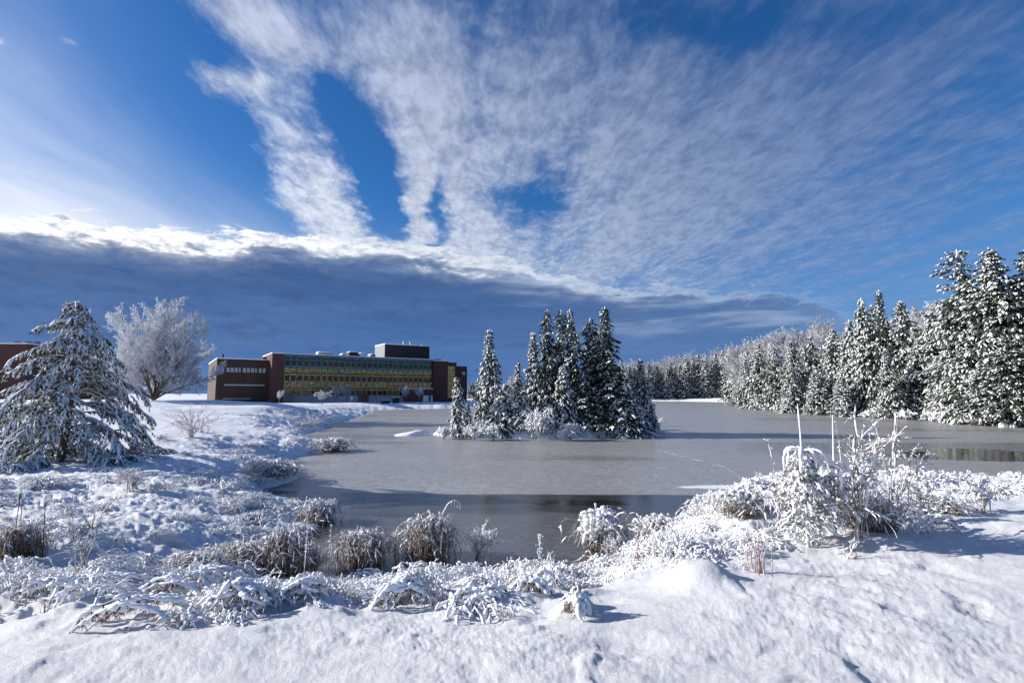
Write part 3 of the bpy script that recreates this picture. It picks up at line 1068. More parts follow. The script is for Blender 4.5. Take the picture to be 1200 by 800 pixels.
# ---- the right-hand shore, nearest first
RS = 'evergreens along the wooded shore'
for kind, px, top, dep, wid, lab in (
    ('tall_pine', 1123, 292, 64, 78, 'tall open crowned snowy pine standing above the shore trees, next to the bulkiest fir'),
    ('tall_snowy', 1162, 289, 60, 100, 'bulkiest snow plastered fir, tall beside the open crowned pine'),
    ('tall_ragged', 1204, 288, 58, 96, 'tall fir cut by the edge of the view, with one dark spire'),
    ('snowy_b', 1128, 385, 61, 70, 'heavy snow covered fir at the foot of the open crowned pine'),
    ('snowy_a', 1091, 363, 72, 50, 'snowy fir of middle height between the dark spires and the tall pine'),
    ('dark_spire', 1029, 339, 78, 48, 'tallest dark spire of the shore, almost free of snow'),
    ('snowy_a', 1009, 348, 80, 46, 'snow streaked spire just before the tallest dark spire'),
    ('dark_spire', 1021, 356, 84, 34, 'thin dark spire squeezed between two taller shore spires'),
    ('snowy_c', 1056, 351, 76, 54, 'snowy pointed fir just past the tallest dark spire'),
    ('snowy_b', 1072, 396, 73, 50, 'shorter shore fir tucked between two pointed ones'),
    ('snowy_a', 994, 374, 84, 44, 'pale snowy fir leading up to the row of tall shore spires'),
    ('snowy_c', 975, 385, 88, 50, 'broad whitened fir with sweeping boughs beside the pale one'),
    ('far_b', 947, 393, 100, 42, 'dark fir standing behind the broad whitened one'),
    ('snowy_b', 930, 398, 97, 46, 'snow speckled fir with a blunt top along the shore'),
    ('snowy_c', 905, 404, 108, 44, 'rounded snowy fir where the shore begins to turn'),
    ('snowy_b', 887, 402, 118, 40, 'whitened fir on the corner of the shore by the inlet'),
    ('snowy_a', 926, 424, 92, 34, 'small snow covered fir at the water before the blunt topped one'),
    ('snowy_a', 956, 432, 86, 36, 'short snow covered fir at the water below the dark fir'),
    ('snowy_b', 1040, 408, 73, 42, 'short fir in front of the tallest dark spire'),
    ('snowy_c', 1104, 420, 66, 44, 'short white fir leaning over the snowy landing on the shore'),
    ('tall_ragged', 1180, 392, 56, 70, 'low shaggy fir at the water by the edge of the view'),
    ('snowy_c', 1148, 430, 58, 54, 'low shaggy fir drooping over the bare brown bank'),
    ('snowy_a', 985, 440, 80, 34, 'smallest shore fir between the pale fir and the ice'),
    ('snowy_b', 872, 420, 130, 28, 'last small fir where the wood turns into the inlet'),
):
    plant_tree(kind, px, top, dep, lab, RS, wid * .9)

# second rank of evergreens that fills the wood behind them
G2 = 'evergreens in the second rank of the wood'
r2 = np.random.default_rng(77)
for px in np.arange(868, 1290, 11.0):
    x = px + r2.normal() * 4
    dep = np.interp(x, [868, 950, 1030, 1120, 1290], [150, 112, 92, 76, 68]) + r2.random() * 9
    top = np.interp(x, [868, 905, 950, 1000, 1060, 1120, 1290], [418, 412, 402, 392, 380, 366, 352]) + abs(r2.normal()) * 16
    plant_tree(('far_a', 'far_b', 'snowy_b', 'snowy_c')[r2.integers(4)], x, top, dep, 'snowy fir half hidden in the second rank behind the shore firs', G2, 26 + 1400 / dep)

# frosted broadleaf wood rising on the hill
G3 = 'frost white trees on the wooded hill'
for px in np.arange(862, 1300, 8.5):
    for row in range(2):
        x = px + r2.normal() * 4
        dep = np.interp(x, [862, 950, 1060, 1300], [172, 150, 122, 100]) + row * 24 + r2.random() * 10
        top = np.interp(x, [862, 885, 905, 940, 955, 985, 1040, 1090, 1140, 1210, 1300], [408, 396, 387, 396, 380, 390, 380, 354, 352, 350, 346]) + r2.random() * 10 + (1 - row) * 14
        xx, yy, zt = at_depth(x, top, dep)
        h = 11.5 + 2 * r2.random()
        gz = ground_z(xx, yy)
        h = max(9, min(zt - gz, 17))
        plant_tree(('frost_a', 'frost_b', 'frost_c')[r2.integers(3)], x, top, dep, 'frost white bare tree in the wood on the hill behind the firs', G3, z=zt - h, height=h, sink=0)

# the far end of the pond
G4 = 'firs lined up across the far end of the pond'
for px in np.arange(728, 884, 5.2):
    x = px + r2.normal() * 1.6
    dep = 238 + r2.random() * 10
    top = 424 - 8 * perlin(np.array([x * 0.09]), np.array([0.5]), 4)[0] * 2 - 8 * (r2.random() < 0.25) + r2.random() * 9 - np.interp(x, [728, 800, 880], [0, 3, 10])
    plant_tree(('far_a', 'far_b')[r2.integers(2)], x, top, dep, 'snowy fir in the row that closes the far end of the pond', G4, 14 + 7 * r2.random())
for px, dep in ((852, 214), (859, 208), (865, 200), (871, 190), (876, 178)):
    plant_tree('far_a' if px % 2 else 'far_b', px, 408 + (px * 7) % 9, dep, 'snowy fir in the row that closes the far end of the pond', G4, 22)
G5 = 'frost white trees behind the far end of the pond'
for px in np.arange(715, 905, 8.0):
    for row in range(2):
        x = px + r2.normal() * 3
        dep = 256 + row * 22 + r2.random() * 10
        top = np.interp(x, [715, 745, 780, 830, 860, 905], [430, 424, 417, 415, 409, 398]) + r2.random() * 6 + (1 - row) * 6
        plant_tree(('frost_a', 'frost_b', 'frost_c')[r2.integers(3)], x, top, dep, 'frost white bare tree showing over the far firs', G5)
# beyond the building and behind the island
G6 = 'small distant trees between the building and the island'
for px in np.arange(548, 716, 9.0):
    x = px + r2.normal() * 3
    dep = 225 + r2.random() * 40
    top = 447 - 7 * (r2.random() < .3) + r2.random() * 7 + np.interp(x, [548, 600, 716], [0, -6, -4])
    plant_tree(('far_a', 'frost_a', 'frost_b', 'far_b')[r2.integers(4)], x, top, dep, 'small distant snowy tree on the low shore between building and island', G6, 18)

# ---- the big frosted tree on the rise and the small ones by the building
proto('great', 'frosted_tree', 'tree', bare_tree(31, 11, 12, 14, ((12, .37), (9, .42), (6, .46), (4, .5)), 0.20, 0.024, 0.95, 0.04, 0.03, 0.25), 11, 11)
plant_tree('great', 188, 356, 62, 'large wide frost white tree on the snowy rise beyond the big pine', None, sink=0.2, rz=0.6)
proto('weeping', 'ornamental_tree', 'tree', bare_tree(32, 3.2, 3, 5, ((8, .40), (8, .5), (5, .5)), 0.07, 0.024, 1.3, 0.35, 0.35, 0.3), 3.2, 3)
plant_tree('weeping', 378, 457, 84, 'small weeping tree white with frost on the snowy point', None, sink=0.05)
proto('twisted', 'ornamental_tree', 'tree', bare_tree(33, 4.2, 3.4, 4, ((6, .45), (6, .5), (5, .5)), 0.09, 0.035, 1.0, 0.15, 0.25, 0.3), 4.2, 3.4)
plant_tree('twisted', 328, 457, 112, 'small crooked snow patched tree against the brick tower', None)
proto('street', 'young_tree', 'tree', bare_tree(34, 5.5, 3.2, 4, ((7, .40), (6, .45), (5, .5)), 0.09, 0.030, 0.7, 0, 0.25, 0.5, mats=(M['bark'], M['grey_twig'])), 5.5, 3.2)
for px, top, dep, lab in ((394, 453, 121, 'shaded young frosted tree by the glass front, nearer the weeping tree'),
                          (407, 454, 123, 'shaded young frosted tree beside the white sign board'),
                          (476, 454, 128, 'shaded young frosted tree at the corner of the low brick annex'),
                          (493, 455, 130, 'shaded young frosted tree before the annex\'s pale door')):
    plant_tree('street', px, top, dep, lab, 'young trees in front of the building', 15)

# ------------------------------------------------------------------ the brick and glass building
def _brick(nt, p):
    co = obj_co()
    b = nt.nodes.new('ShaderNodeTexBrick')
    b.inputs['Scale'].default_value = 4.0
    b.inputs['Mortar Size'].default_value = 0.012
    b.inputs['Color1'].default_value = (0.085, 0.028, 0.023, 1)
    b.inputs['Color2'].default_value = (0.065, 0.022, 0.019, 1)
    b.inputs['Mortar'].default_value = (0.14, 0.09, 0.075, 1)
    mp = nt.nodes.new('ShaderNodeMapping')
    mp.inputs['Rotation'].default_value = (math.radians(90), 0, 0)
    nt.links.new(co, mp.inputs[0])
    nt.links.new(mp.outputs[0], b.inputs['Vector'])
    n = noise(co, 0.35, 4, 0.6)
    setv(nt, p, 'Base Color', mixc(smooth(n, 0.35, 0.7) * 0.4, E(b.outputs['Color']), (0.085, 0.03, 0.025)))
    setv(nt, p, 'Roughness', 0.85)


def _mirror(tint, rough=0.10, amp=0.55):
    def f(nt, p):
        n = noise(obj_co(), 0.9, 3, 0.6)
        m = noise(obj_co(), 0.25, 2, 0.5)
        setv(nt, p, 'Base Color', tint)
        setv(nt, p, 'Metallic', 0.9)
        setv(nt, p, 'Roughness', rough)
        bump(nt, p, n + m * 2.0, amp, 0.30)
    return f


def _glass(nt, p):
    setv(nt, p, 'Base Color', (0.012, 0.014, 0.016))
    setv(nt, p, 'Roughness', 0.08)
    n = noise(obj_co(), 0.6, 2, 0.5)
    bump(nt, p, n, 0.15, 0.1)


M.update({
    'brick': material('brick', _brick),
    'brown_brick': material('brown_panel', _plain((0.055, 0.030, 0.020), 0.8, 0.4, 0.5)),
    'bronze': material('bronze_glass', _mirror((0.34, 0.235, 0.10), 0.08, 1.0)),
    'teal': material('green_glass', _mirror((0.105, 0.155, 0.15), 0.12, 0.5)),
    'dark_glass': material('window_glass', _glass),
    'concrete': material('concrete', _plain((0.33, 0.34, 0.34), 0.85, 0.15, 1.5)),
    'dark_metal': material('dark_metal', _plain((0.012, 0.015, 0.019), 0.75, 0.3, 1.0)),
    'grey_metal': material('grey_metal', _plain((0.17, 0.185, 0.20), 0.6, 0.15, 1.0)),
    'pale_metal': material('pale_metal', _plain((0.62, 0.64, 0.66), 0.5, 0.08, 1.0)),
    'pale_strip': material('pale_window', _plain((0.36, 0.40, 0.43), 0.25, 0.3, 0.7)),  # pale glazing of the window strips
})

TH = math.atan2(22, 32.8)
OX, OY = -55.6, 125.0
GZ = 1.15                                                    # ground beside the building
B = thing('college_building', 'long three storey brick building with a bronze glass front across the pond', 'building', (OX, OY, GZ), TH)


def bu(px, v=0.0):
    """distance along the front (in a plane v metres behind it) where the line of sight through px crosses"""
    k = (px - 600) / 600.0
    c, s_ = math.cos(TH), math.sin(TH)
    # x = OX + u c - v s ; y = OY + u s + v c ; x = k y
    return (k * (OY + v * c) - OX + v * s_) / (c - k * s_)


def bz(py, px, v=0.0):
    u = bu(px, v)
    d = OY + u * math.sin(TH) + v * math.cos(TH)
    return at_depth(px, py, d)[2] - GZ


H_MAIN = bz(416.5, 340)
U1 = bu(507)
# walls
mb = MB()
mb.box((0, 0.25, -2), (U1, 34, H_MAIN))
mb.obj('wall', M['brown_brick'], B)
mb = MB()
u0, u1 = bu(318.5, -4), bu(333.5, -4) 
TZ = bz(413.8, 320, -4)
mb.box((u0, -4, -2), (u1, 10, TZ)); mb.obj('brick_tower', M['brick'], B)
MB().box((u0 - .1, -4.1, TZ), (u1 + .1, 10.1, TZ + 0.18)).obj('tower_snow', M['clump'], B)
UL = bu(254)
HL = bz(421, 285)
MB().box((UL, 0.0, -2), (u0 + 0.2, 28, HL)).obj('left_wing', M['brown_brick'], B)
MB().box((UL - .1, -.1, HL), (u0 - .01, 28, HL + .22)).obj('wing_snow', M['clump'], B)
for y0, y1, m, lo, hi in ((431, 436.2, 'pale_strip', 260, 312), (450.2, 451.8, 'pale_strip', 264, 311), (466.4, 467.4, 'pale_strip', 263, 296)):
    wmb = MB()
    a, b_ = bu(lo), bu(hi)
    z1, z0 = bz(y0, 285), bz(y1, 285)
    if y0 < 440:
        n = 11
        for i in range(n):
            w_ = (b_ - a) / n
            wmb.box((a + i * w_ + 0.12, -0.03, z0), (a + (i + 1) * w_ - (0.12 if i % 4 else 0.35), 0.02, z1))
    else:
        wmb.box((a, -0.02, z0), (b_, 0.02, z1))
    wmb.obj('window_strip', M[m], B)
# right-hand brick
u2 = bu(523.5)
HR = bz(423.2, 515)
MB().box((U1 + .01, -0.8, -2), (u2, 16, HR)).obj('brick_tower', M['brick'], B)
MB().box((U1 - .1, -0.9, HR), (u2 + .1, 16, HR + .2)).obj('tower_snow', M['clump'], B)
u3 = bu(535, 0.6)
MB().box((u2 + .01, 0.6, -2), (u3, 20, bz(424.5, 529, .6))).obj('stair_wing', M['brick'], B)
ua, ub = bu(524.6, .6), bu(533, .6)
MB().box((ua, 0.52, bz(466, 529, .6)), (ub, 0.62, bz(429, 529, .6))).obj('stair_glass', M['bronze'], B)
u4 = bu(547.4, 2.0)
MB().box((u3 + .01, 2.0, -2), (u4, 16, bz(429, 541, 2))).obj('end_wing', M['brick'], B)
MB().box((bu(541.5, 2), 1.95, bz(439, 543, 2)), (bu(545, 2), 2.02, bz(435.5, 543, 2))).obj('window', M['pale_strip'], B)
# low brick annex in front
va = -2.6
a0, a1 = bu(477.5, va), bu(508, va)
HA = bz(455.6, 490, va)
MB().box((a0, va, -2), (a1, 0.0, HA)).obj('brick_annex', M['brick'], B)
MB().box((a0 - .1, va - .1, HA), (a1 + .05, -0.01, HA + .16)).obj('annex_snow', M['clump'], B)
d = MB().box((bu(496.5, va), va - .06, -0.3), (bu(503, va), va + .02, bz(463.2, 500, va))).obj('door', M['pale_metal'], B)
MB().box((bu(501.8, va), va - .12, 0.9), (bu(502.3, va), va - .06, 1.1)).obj('handle', M['dark_metal'], d)
MB().box((bu(505.5, va), va - .05, -0.3), (bu(507.5, va), va + .02, bz(463.2, 500, va))).obj('door', M['pale_metal'], B)
# base wall, roof edge
z_base = bz(463.8, 345)
MB().box((0.0, 0.0, -2), (U1, 0.2, z_base)).obj('base_wall', M['concrete'], B)
MB().box((-0.05, -0.3, H_MAIN), (U1 + 0.1, 34, H_MAIN + 0.35)).obj('roof_edge', M['grey_metal'], B)
MB().box((-0.05, -0.28, H_MAIN + .35), (U1 + 0.1, 34, H_MAIN + 0.52)).obj('roof_snow', M['clump'], B)
# the curtain wall: panels between rows of windows
zrow = []
for (t0, t1, w0, w1) in ((418.6, 420.8, 422.2, 428.2), (436.0, 437.6, 439.6, 445.8), (454.0, 455.4, 457.2, 463.2)):
    zrow.append(tuple(bz(q, 345) for q in (t0, t1, w0, w1)))
zmid = bz(431.5, 345)
MB().box((0, 0.05, z_base), (U1, 0.24, zmid)).obj('curtain_wall', M['bronze'], B)
MB().box((0, 0.05, zmid + 0.003), (U1, 0.24, H_MAIN)).obj('curtain_wall', M['teal'], B)
NB = 27
bw = U1 / NB
for row, (t0, t1, w0, w1) in enumerate(zrow):
    for i in range(NB):
        c = (i + 0.5) * bw
        if row == 2 and a0 - 0.3 < c < a1:
            continue
        hw = bw * 0.33
        wmb = MB()
        wmb.box((c - hw, -0.02, w1), (c + hw, 0.06, w0), 0)
        wmb.box((c - hw, -0.02, t1), (c + hw, 0.06, t0), 0)
        wmb.box((c - hw - .05, -0.06, w1 - .09), (c + hw + .05, 0.05, w1 - .003), 1)
        wmb.obj('window', [M['dark_glass'], M['grey_metal']], B)
# mullions
mm = MB()
for i in range(NB + 1):
    mm.box((i * bw - .035, -0.05, z_base), (i * bw + .035, 0.05, H_MAIN - .02))
mm.obj('mullions', M['brown_brick'], B)
for px0, px1 in ((341, 345), (421, 433)):
    MB().box((bu(px0), -0.10, -0.2), (bu(px1), 0.02, z_base + .5)).obj('entrance', M['dark_glass'], B)
# rooftop
vp = 9.0
p0, p1 = bu(450.5, vp), bu(503, vp)
HP = bz(403.6, 460, vp)
MB().box((p0, vp, H_MAIN), (p1, vp + 8.5, HP)).obj('penthouse', M['dark_metal'], B)
MB().box((p0 - .06, vp - .003, H_MAIN), (p0 - .003, vp + 8.5, HP)).obj('penthouse_lit_side', M['grey_metal'], B)  # sunlit side of the dark penthouse, its light put in as a paler slab
MB().box((p0 - .1, vp - .1, HP), (p1 + .1, vp + 8.5, HP + .2)).obj('penthouse_snow', M['clump'], B)
MB().box((p0 + 1.0, vp - .05, H_MAIN + .4), (p1 - .4, vp - .003, H_MAIN + .85)).obj('louvre_band', M['grey_metal'], B)
for q in (472, 480, 494):
    MB().tubes(np.array([[[bu(q, vp + 2), vp + 2, HP], [bu(q, vp + 2), vp + 2, HP + (1.3 if q < 490 else .6)], [bu(q, vp + 2), vp + 2, HP + (1.35 if q < 490 else .65)]]]), np.array([[.18, .18, .05]]), 8).obj('vent_pipe', M['pale_metal'], B)
for x0_, x1_, yt, m in ((372, 389, 412.4, 'concrete'), (408.5, 420, 412.2, 'dark_metal'), (421.5, 428, 413.6, 'pale_metal'), (400, 405, 414.5, 'grey_metal'), (434, 440, 415, 'grey_metal')):
    um = MB()
    a, b_ = bu(x0_, 5), bu(x1_, 5)
    zt = bz(yt, x0_, 5)
    um.box((a, 5, H_MAIN + .3), (b_, 8, zt), 0, 0.08)
    um.box((a + .2, 4.9, zt), (b_ - .2, 8.05, zt + .16), 1)
    um.obj('roof_unit', [M[m], M['clump']], B)
MB().box((bu(504, 6), 6, H_MAIN), (bu(517, 6), 9, bz(420.6, 510, 6))).obj('roof_unit', M['grey_metal'], B)
um = MB()
um.box((bu(307, 4), 4, HL), (bu(313, 4), 6, bz(418.6, 310, 4)))
um.obj('roof_unit', M['dark_metal'], B)
MB().tubes(np.array([[[bu(260.5, 3), 3, HL], [bu(260.5, 3), 3, bz(414.8, 260, 3)], [bu(260.5, 3), 3, bz(414.4, 260, 3)]]]), np.array([[.2, .2, .12]]), 8).obj('chimney', M['dark_metal'], B)

# the neighbouring building behind the big pine
lx, ly, lz = at_depth(32, 403, 95)
NBD = thing('brick_hall', 'plain dark red brick hall cut by the edge of the view behind the big pine', 'building', (lx, ly, 1.4), math.radians(2))
MB().box((-28, 0, -1.5), (0, 22, lz - 1.4)).obj('wall', M['brick'], NBD)
MB().box((-28.1, -.1, lz - 1.4), (.1, 22, lz - 1.2)).obj('roof_snow', M['clump'], NBD)
for q in (-1.4, -3.0, -5.0):
    MB().box((q - .35, 3, lz - 1.2), (q + .35, 4, lz - .55), 0, .05).obj('roof_vent', M['grey_metal'], NBD)

# street furniture by the building
def post(px, py_top, d, label):
    x, y, z = at_depth(px, py_top, d)
    g = ground_z(x, y)
    t = thing('lamp_post', label, 'lamp post', (x, y, g), TH, group='lamp posts by the glass front')
    h = z - g
    MB().tubes(np.array([[[0, 0, -.1], [0, 0, h * .5], [0, 0, h]]]), np.array([[.09, .07, .05]]), 7).obj('pole', M['grey_metal'], t)
    MB().box((-.35, -.14, h), (.35, .14, h + .14), 0, .04).obj('lamp_head', M['pale_metal'], t)


post(365, 449, 119, 'slim grey lamp post at the glass front before the shaded side of the tower')
post(441.5, 452, 126, 'slim grey lamp post at the glass front between the white sign and the annex')


def low_thing(name, label, cat, px, py, d, w, dep, h, mats, lid=.06, sub=None):
    x, y, _ = at_depth(px, py, d)
    t = thing(name, label, cat, (x, y, ground_z(x, y)), TH)
    MB().box((-w / 2, -dep / 2, -.2), (w / 2, dep / 2, h), 0, .03).obj('body', M[mats], t)
    MB().box((-w / 2 - .04, -dep / 2 - .04, h), (w / 2 + .04, dep / 2 + .04, h + lid), 0, .03).obj('lid', M['dark_metal'], t)
    MB().box((-w / 2, -dep / 2, h + lid), (w / 2, dep / 2, h + lid + .08), 0, .08).obj('snow_cap', M['clump'], t)
    return t


low_thing('waste_container', 'long low dark container on the snow before the glass front', 'container', 451.5, 470, 121, 1.9, .9, .62, 'dark_metal')
low_thing('utility_box', 'taller black utility box next to the long low container', 'utility box', 464, 470, 123, 1.45, .9, 1.25, 'dark_metal')
x, y, _ = at_depth(412, 470, 121)
t = thing('sign_board', 'small white sign board near the shaded young trees by the glass front', 'sign', (x, y, ground_z(x, y)), TH)
MB().box((-.3, -.04, .5), (.3, .04, 1.5)).obj('panel', M['pale_metal'], t)
for q in (-.22, .22):
    MB().box((q - .03, -.03, -.2), (q + .03, .03, .5)).obj('leg', M['grey_metal'], t)

# more of the right-hand wood, whose reflection stands in the glass front
for i in range(16):
    a = i / 15.0
    x, y = 60 + 22 * a + 6 * rng.random(), 52 - 60 * a
    plant_tree(('snowy_a', 'tall_snowy', 'frost_a')[i % 3], 1400, 300, 60, 'snowy tree of the wood beyond the edge of the view', 'trees beyond the edge of the view',
               z=ground_z(x, y), x=x, height=18)
    o = [q for q in COL.objects if q.parent is None][-1]
    o.location = (x, y, ground_z(x, y))

# ------------------------------------------------------------------ the big drooping pine on the left bank
def big_pine(seed=5, H=6.1, W=6.2):
    r = np.random.default_rng(seed)
    tr, cr = MB(), MB()
    s = np.linspace(0, 1, 9)
    tr.tubes(np.stack([0.16 * np.sin(s * 3), 0.1 * s, s * H * .98], -1)[None] - np.array([0, 0, .15]), (0.14 * (1 - s) ** .8 + .012)[None], 8)
    # second leader
    q = np.linspace(0, 1, 5)
    tr.tubes(np.stack([.1 + .42 * q ** .6, 0 * q, H * .80 + q * H * .165], -1)[None], (0.035 * (1 - q) + .01)[None], 6)
    n = 122
    f = 0.05 + 0.93 * ((np.arange(n) + r.random(n)) / n)
    az = np.arange(n) * 2.39996 + r.normal(size=n) * .3
    # storeys of boughs with gaps between
    f = f + 0.022 * np.sin(f * 2 * math.pi * 7.5)
    L = W / 2 * (np.clip(1 - f, 0, 1) ** .92 * 1.12 + .045) * (0.66 + .58 * r.random(n))
    L = np.where(f < .12, L * .8, L)
    S = 7
    s = np.linspace(0, 1, S)
    D = np.stack([np.cos(az), np.sin(az), 0 * az], -1)
    base = np.stack([0.16 * np.sin(f * 3), .1 * f, f * H], -1)
    P = base[:, None] + D[:, None] * (L[:, None] * s)[..., None]
    el = .30 + .45 * f + r.normal(size=n) * .08
    P[..., 2] += L[:, None] * (el[:, None] * s - (.95 - .25 * f)[:, None] * s ** 2)
    P[:, 1:, :2] += (r.normal(size=(n, S - 1, 2)) * .03)
    # the lowest boughs rest just above the ground
    P[..., 2] = np.maximum(P[..., 2], 0.16 + 0.1 * r.random((n, 1)))
    cr.tubes(P, (.032 * (1 - .8 * s))[None] * np.ones((n, 1)), 5, 2)
    T = np.maximum(8, (26 * L / 2.4).astype(int))
    bi = np.repeat(np.arange(n), T)
    N = len(bi)
    t = np.minimum(.16 + .9 * r.random(N) ** .8, .995)
    seg = np.minimum((t * (S - 1)).astype(int), S - 2)
    fr = (t * (S - 1) - seg)[:, None]
    B0 = P[bi, seg] * (1 - fr) + P[bi, seg + 1] * fr
    db = norm(P[bi, seg + 1] - P[bi, seg])
    side = norm(np.cross(db, UP))
    sg = np.where(r.random(N) < .5, -1., 1.) * (.35 + .9 * r.random(N)) * np.where(t > .93, .3, 1)
    d1 = norm(db + side * sg[:, None] + rvec(N, r) * .15)
    L1 = (.16 + .20 * L[bi] * (1.1 - .7 * t)) * (.7 + .6 * r.random(N))
    s3 = np.linspace(0, 1, 4)
    Q = B0[:, None] + d1[:, None] * (L1[:, None] * s3)[..., None]
    Q[..., 2] -= (L1[:, None] * s3 ** 2) * .55
    cr.tubes(Q, (.011 * (1 - .6 * s3))[None] * np.ones((N, 1)), 3, 2)
    # needle sprays along every twig, snow laid over them
    K = 6
    ti = np.repeat(np.arange(N), K)
    NN = len(ti)
    u = (np.tile(np.arange(K), N) + r.random(NN)) / K
    sg3 = np.minimum((u * 3).astype(int), 2)
    ff = (u * 3 - sg3)[:, None]
    b = Q[ti, sg3] * (1 - ff) + Q[ti, sg3 + 1] * ff
    dq = norm(Q[ti, sg3 + 1] - Q[ti, sg3])
    dn = norm(dq * .8 + rvec(NN, r) * .42 - UP * .55)
    ln = .085 + .07 * r.random(NN)
    R2 = np.stack([b, b + dn * ln[:, None] * .55, b + dn * ln[:, None] - UP * .02], 1)
    cr.tubes(R2, (.020 + .012 * r.random(NN))[:, None] * np.array([.5, 1, .1]), 4, 0)
    for k in range(3):
        tip = b + norm(dn + rvec(NN, r) * .55 - UP * .3) * (ln * (1.1 + .5 * r.random(NN)))[:, None]
        cr.blades(b, tip, norm(rvec(NN, r)), .008, 1 if k else 0)
    m = r.random(NN) < .80
    C = R2[m] + UP * (.016 + .014 * r.random((m.sum(), 1, 1)))
    k = len(C)
    w = .017 + .024 * r.random(k) ** 1.5
    st = np.array([-.1, .35, .75, 1.02])
    C4 = C[:, :1] + (C[:, 2:] - C[:, :1]) * st[None, :, None] + r.normal(size=(k, 4, 3)) * .004
    cr.tubes(C4, w[:, None] * np.array([.2, 1, .9, .15]), 5, 3, .65)
    # thicker loads along the boughs
    m = r.random(N) < .35
    C = Q[m] + UP * .03
    cr.tubes(C, (.018 + .03 * r.random(len(C)))[:, None] * np.array([.3, 1, .9, .2]), 6, 3, .55)
    for (cx, cz) in ((.05, H * .985), (.50, H * .955)):
        P4 = np.array([[[cx, 0, cz - .25], [cx, 0, cz - .12], [cx + .02, 0, cz], [cx + .02, 0, cz + .06]]])
        cr.tubes(P4, np.array([[.03, .05, .04, .01]]), 6, 3)
    return tr.mesh('trunk', [M['bark']], True), cr.mesh('crown', [M['needle'], M['needle_olive'], M['bark'], M['clump']], False)


bx_, by_, bz_ = on_ground(70, 541)
_t = at_depth(72, 353, by_)[2]
proto('big_pine', 'pine_tree', 'tree', big_pine(), 6.1, 6.2)
make_tree(PROTO['big_pine'][0], 'pine_tree', 'large drooping pine with snow hanging on every bough, in front of the brick hall', 'tree', (bx_, by_, bz_), 0.5, (_t - bz_) / 6.1)


# ------------------------------------------------------------------ grasses, stalks and shrubs of the bank
def stems(mb, r, n, h, reach, k=0.5, r0=0.02, rad=0.006, taper=0.5, S=6, K=4, mat=0, hvar=.35, jit=.02, az0=None, azs=None):
    """n bent stems; k=0 upright, k=1 arching back to the ground"""
    s = np.linspace(0, 1, S)
    az = r.random(n) * 2 * math.pi if az0 is None else az0 + r.normal(size=n) * azs
    hh = h * (1 - hvar + 2 * hvar * r.random(n))
    rr = reach * (.25 + .85 * r.random(n))
    kk = k * (.7 + .5 * r.random(n))
    o = rvec(n, r)[:, :2] * r0
    rad_path = rr[:, None] * (s * (.55 + .45 * s))
    z = hh[:, None] * ((1 + 2.6 * kk[:, None]) * s - 3.5 * kk[:, None] * s ** 2)
    P = np.stack([o[:, :1] + np.cos(az)[:, None] * rad_path, o[:, 1:] + np.sin(az)[:, None] * rad_path, z], -1)
    P[:, 1:] += r.normal(size=(n, S - 1, 3)) * jit
    P[..., 2] = np.maximum(P[..., 2], -.05)
    R = rad * (1 - (1 - taper) * s)[None] * (.7 + .6 * r.random((n, 1)))
    mb.tubes(P, R, K, mat)
    return P


def load(mb, r, P, prob, w, mat, lift=1.0, lo=.2, hi=1.0, K=5, flat=.8, pieces=1, length=1.0):
    """snow lying along stems P"""
    n, S, _ = P.shape
    for _ in range(pieces * 2):
        m = r.random(n) < prob * .8
        Q = P[m]
        k = len(Q)
        if not k:
            continue
        a = lo + (hi - lo) * .82 * r.random(k)
        b = np.minimum(a + (hi - lo) * (.12 + .26 * r.random(k)) * length, 1.0)
        c = (a[:, None] + (b - a)[:, None] * np.array([0, .25, .55, .85, 1.0])[None]) * (S - 1)
        i = np.minimum(c.astype(int), S - 2)
        f = (c - i)[..., None]
        C = Q[np.arange(k)[:, None], i] * (1 - f) + Q[np.arange(k)[:, None], i + 1] * f
        ww = w * (.6 + .8 * r.random(k))
        C[..., 2] += (ww * .45 * lift)[:, None]
        C += r.normal(size=C.shape) * w * .32
        mb.tubes(C, ww[:, None] * np.array([.2, .9, 1.1, .85, .2]) * (.65 + .6 * r.random((k, 5))), K, mat, flat)


def g_mat(seed, n=40, h=.15, reach=.36, w=.0125):
    r = np.random.default_rng(seed)
    mb = MB()
    P = stems(mb, r, n, h, reach, .95, .07, .006, .6, 6, 3, 0)
    load(mb, r, P, .9, w, 1, pieces=3, length=.6)
    return mb


def g_bent(seed, n=26, h=.17, reach=.45, w=.014):
    """grass lying over to one side under its snow"""
    r = np.random.default_rng(seed)
    mb = MB()
    P = stems(mb, r, n, h, reach, .85, .10, .007, .6, 6, 3, 0, az0=0.0, azs=.5)
    load(mb, r, P, .95, w, 1, pieces=3, hi=1.0, lo=.05, length=.8)
    return mb


def g_upright(seed, n=18, h=.26, reach=.13, w=.0075):
    r = np.random.default_rng(seed)
    mb = MB()
    P = stems(mb, r, n, h, reach, .16, .06, .0055, .5, 6, 3, 0, jit=.008)
    load(mb, r, P, .8, w, 1, pieces=2, lo=.3, hi=1)
    P = stems(mb, r, 12, h * .5, .3, .9, .06, .005, .5, 6, 3, 0)
    load(mb, r, P, .9, w * 1.6, 1)
    return mb


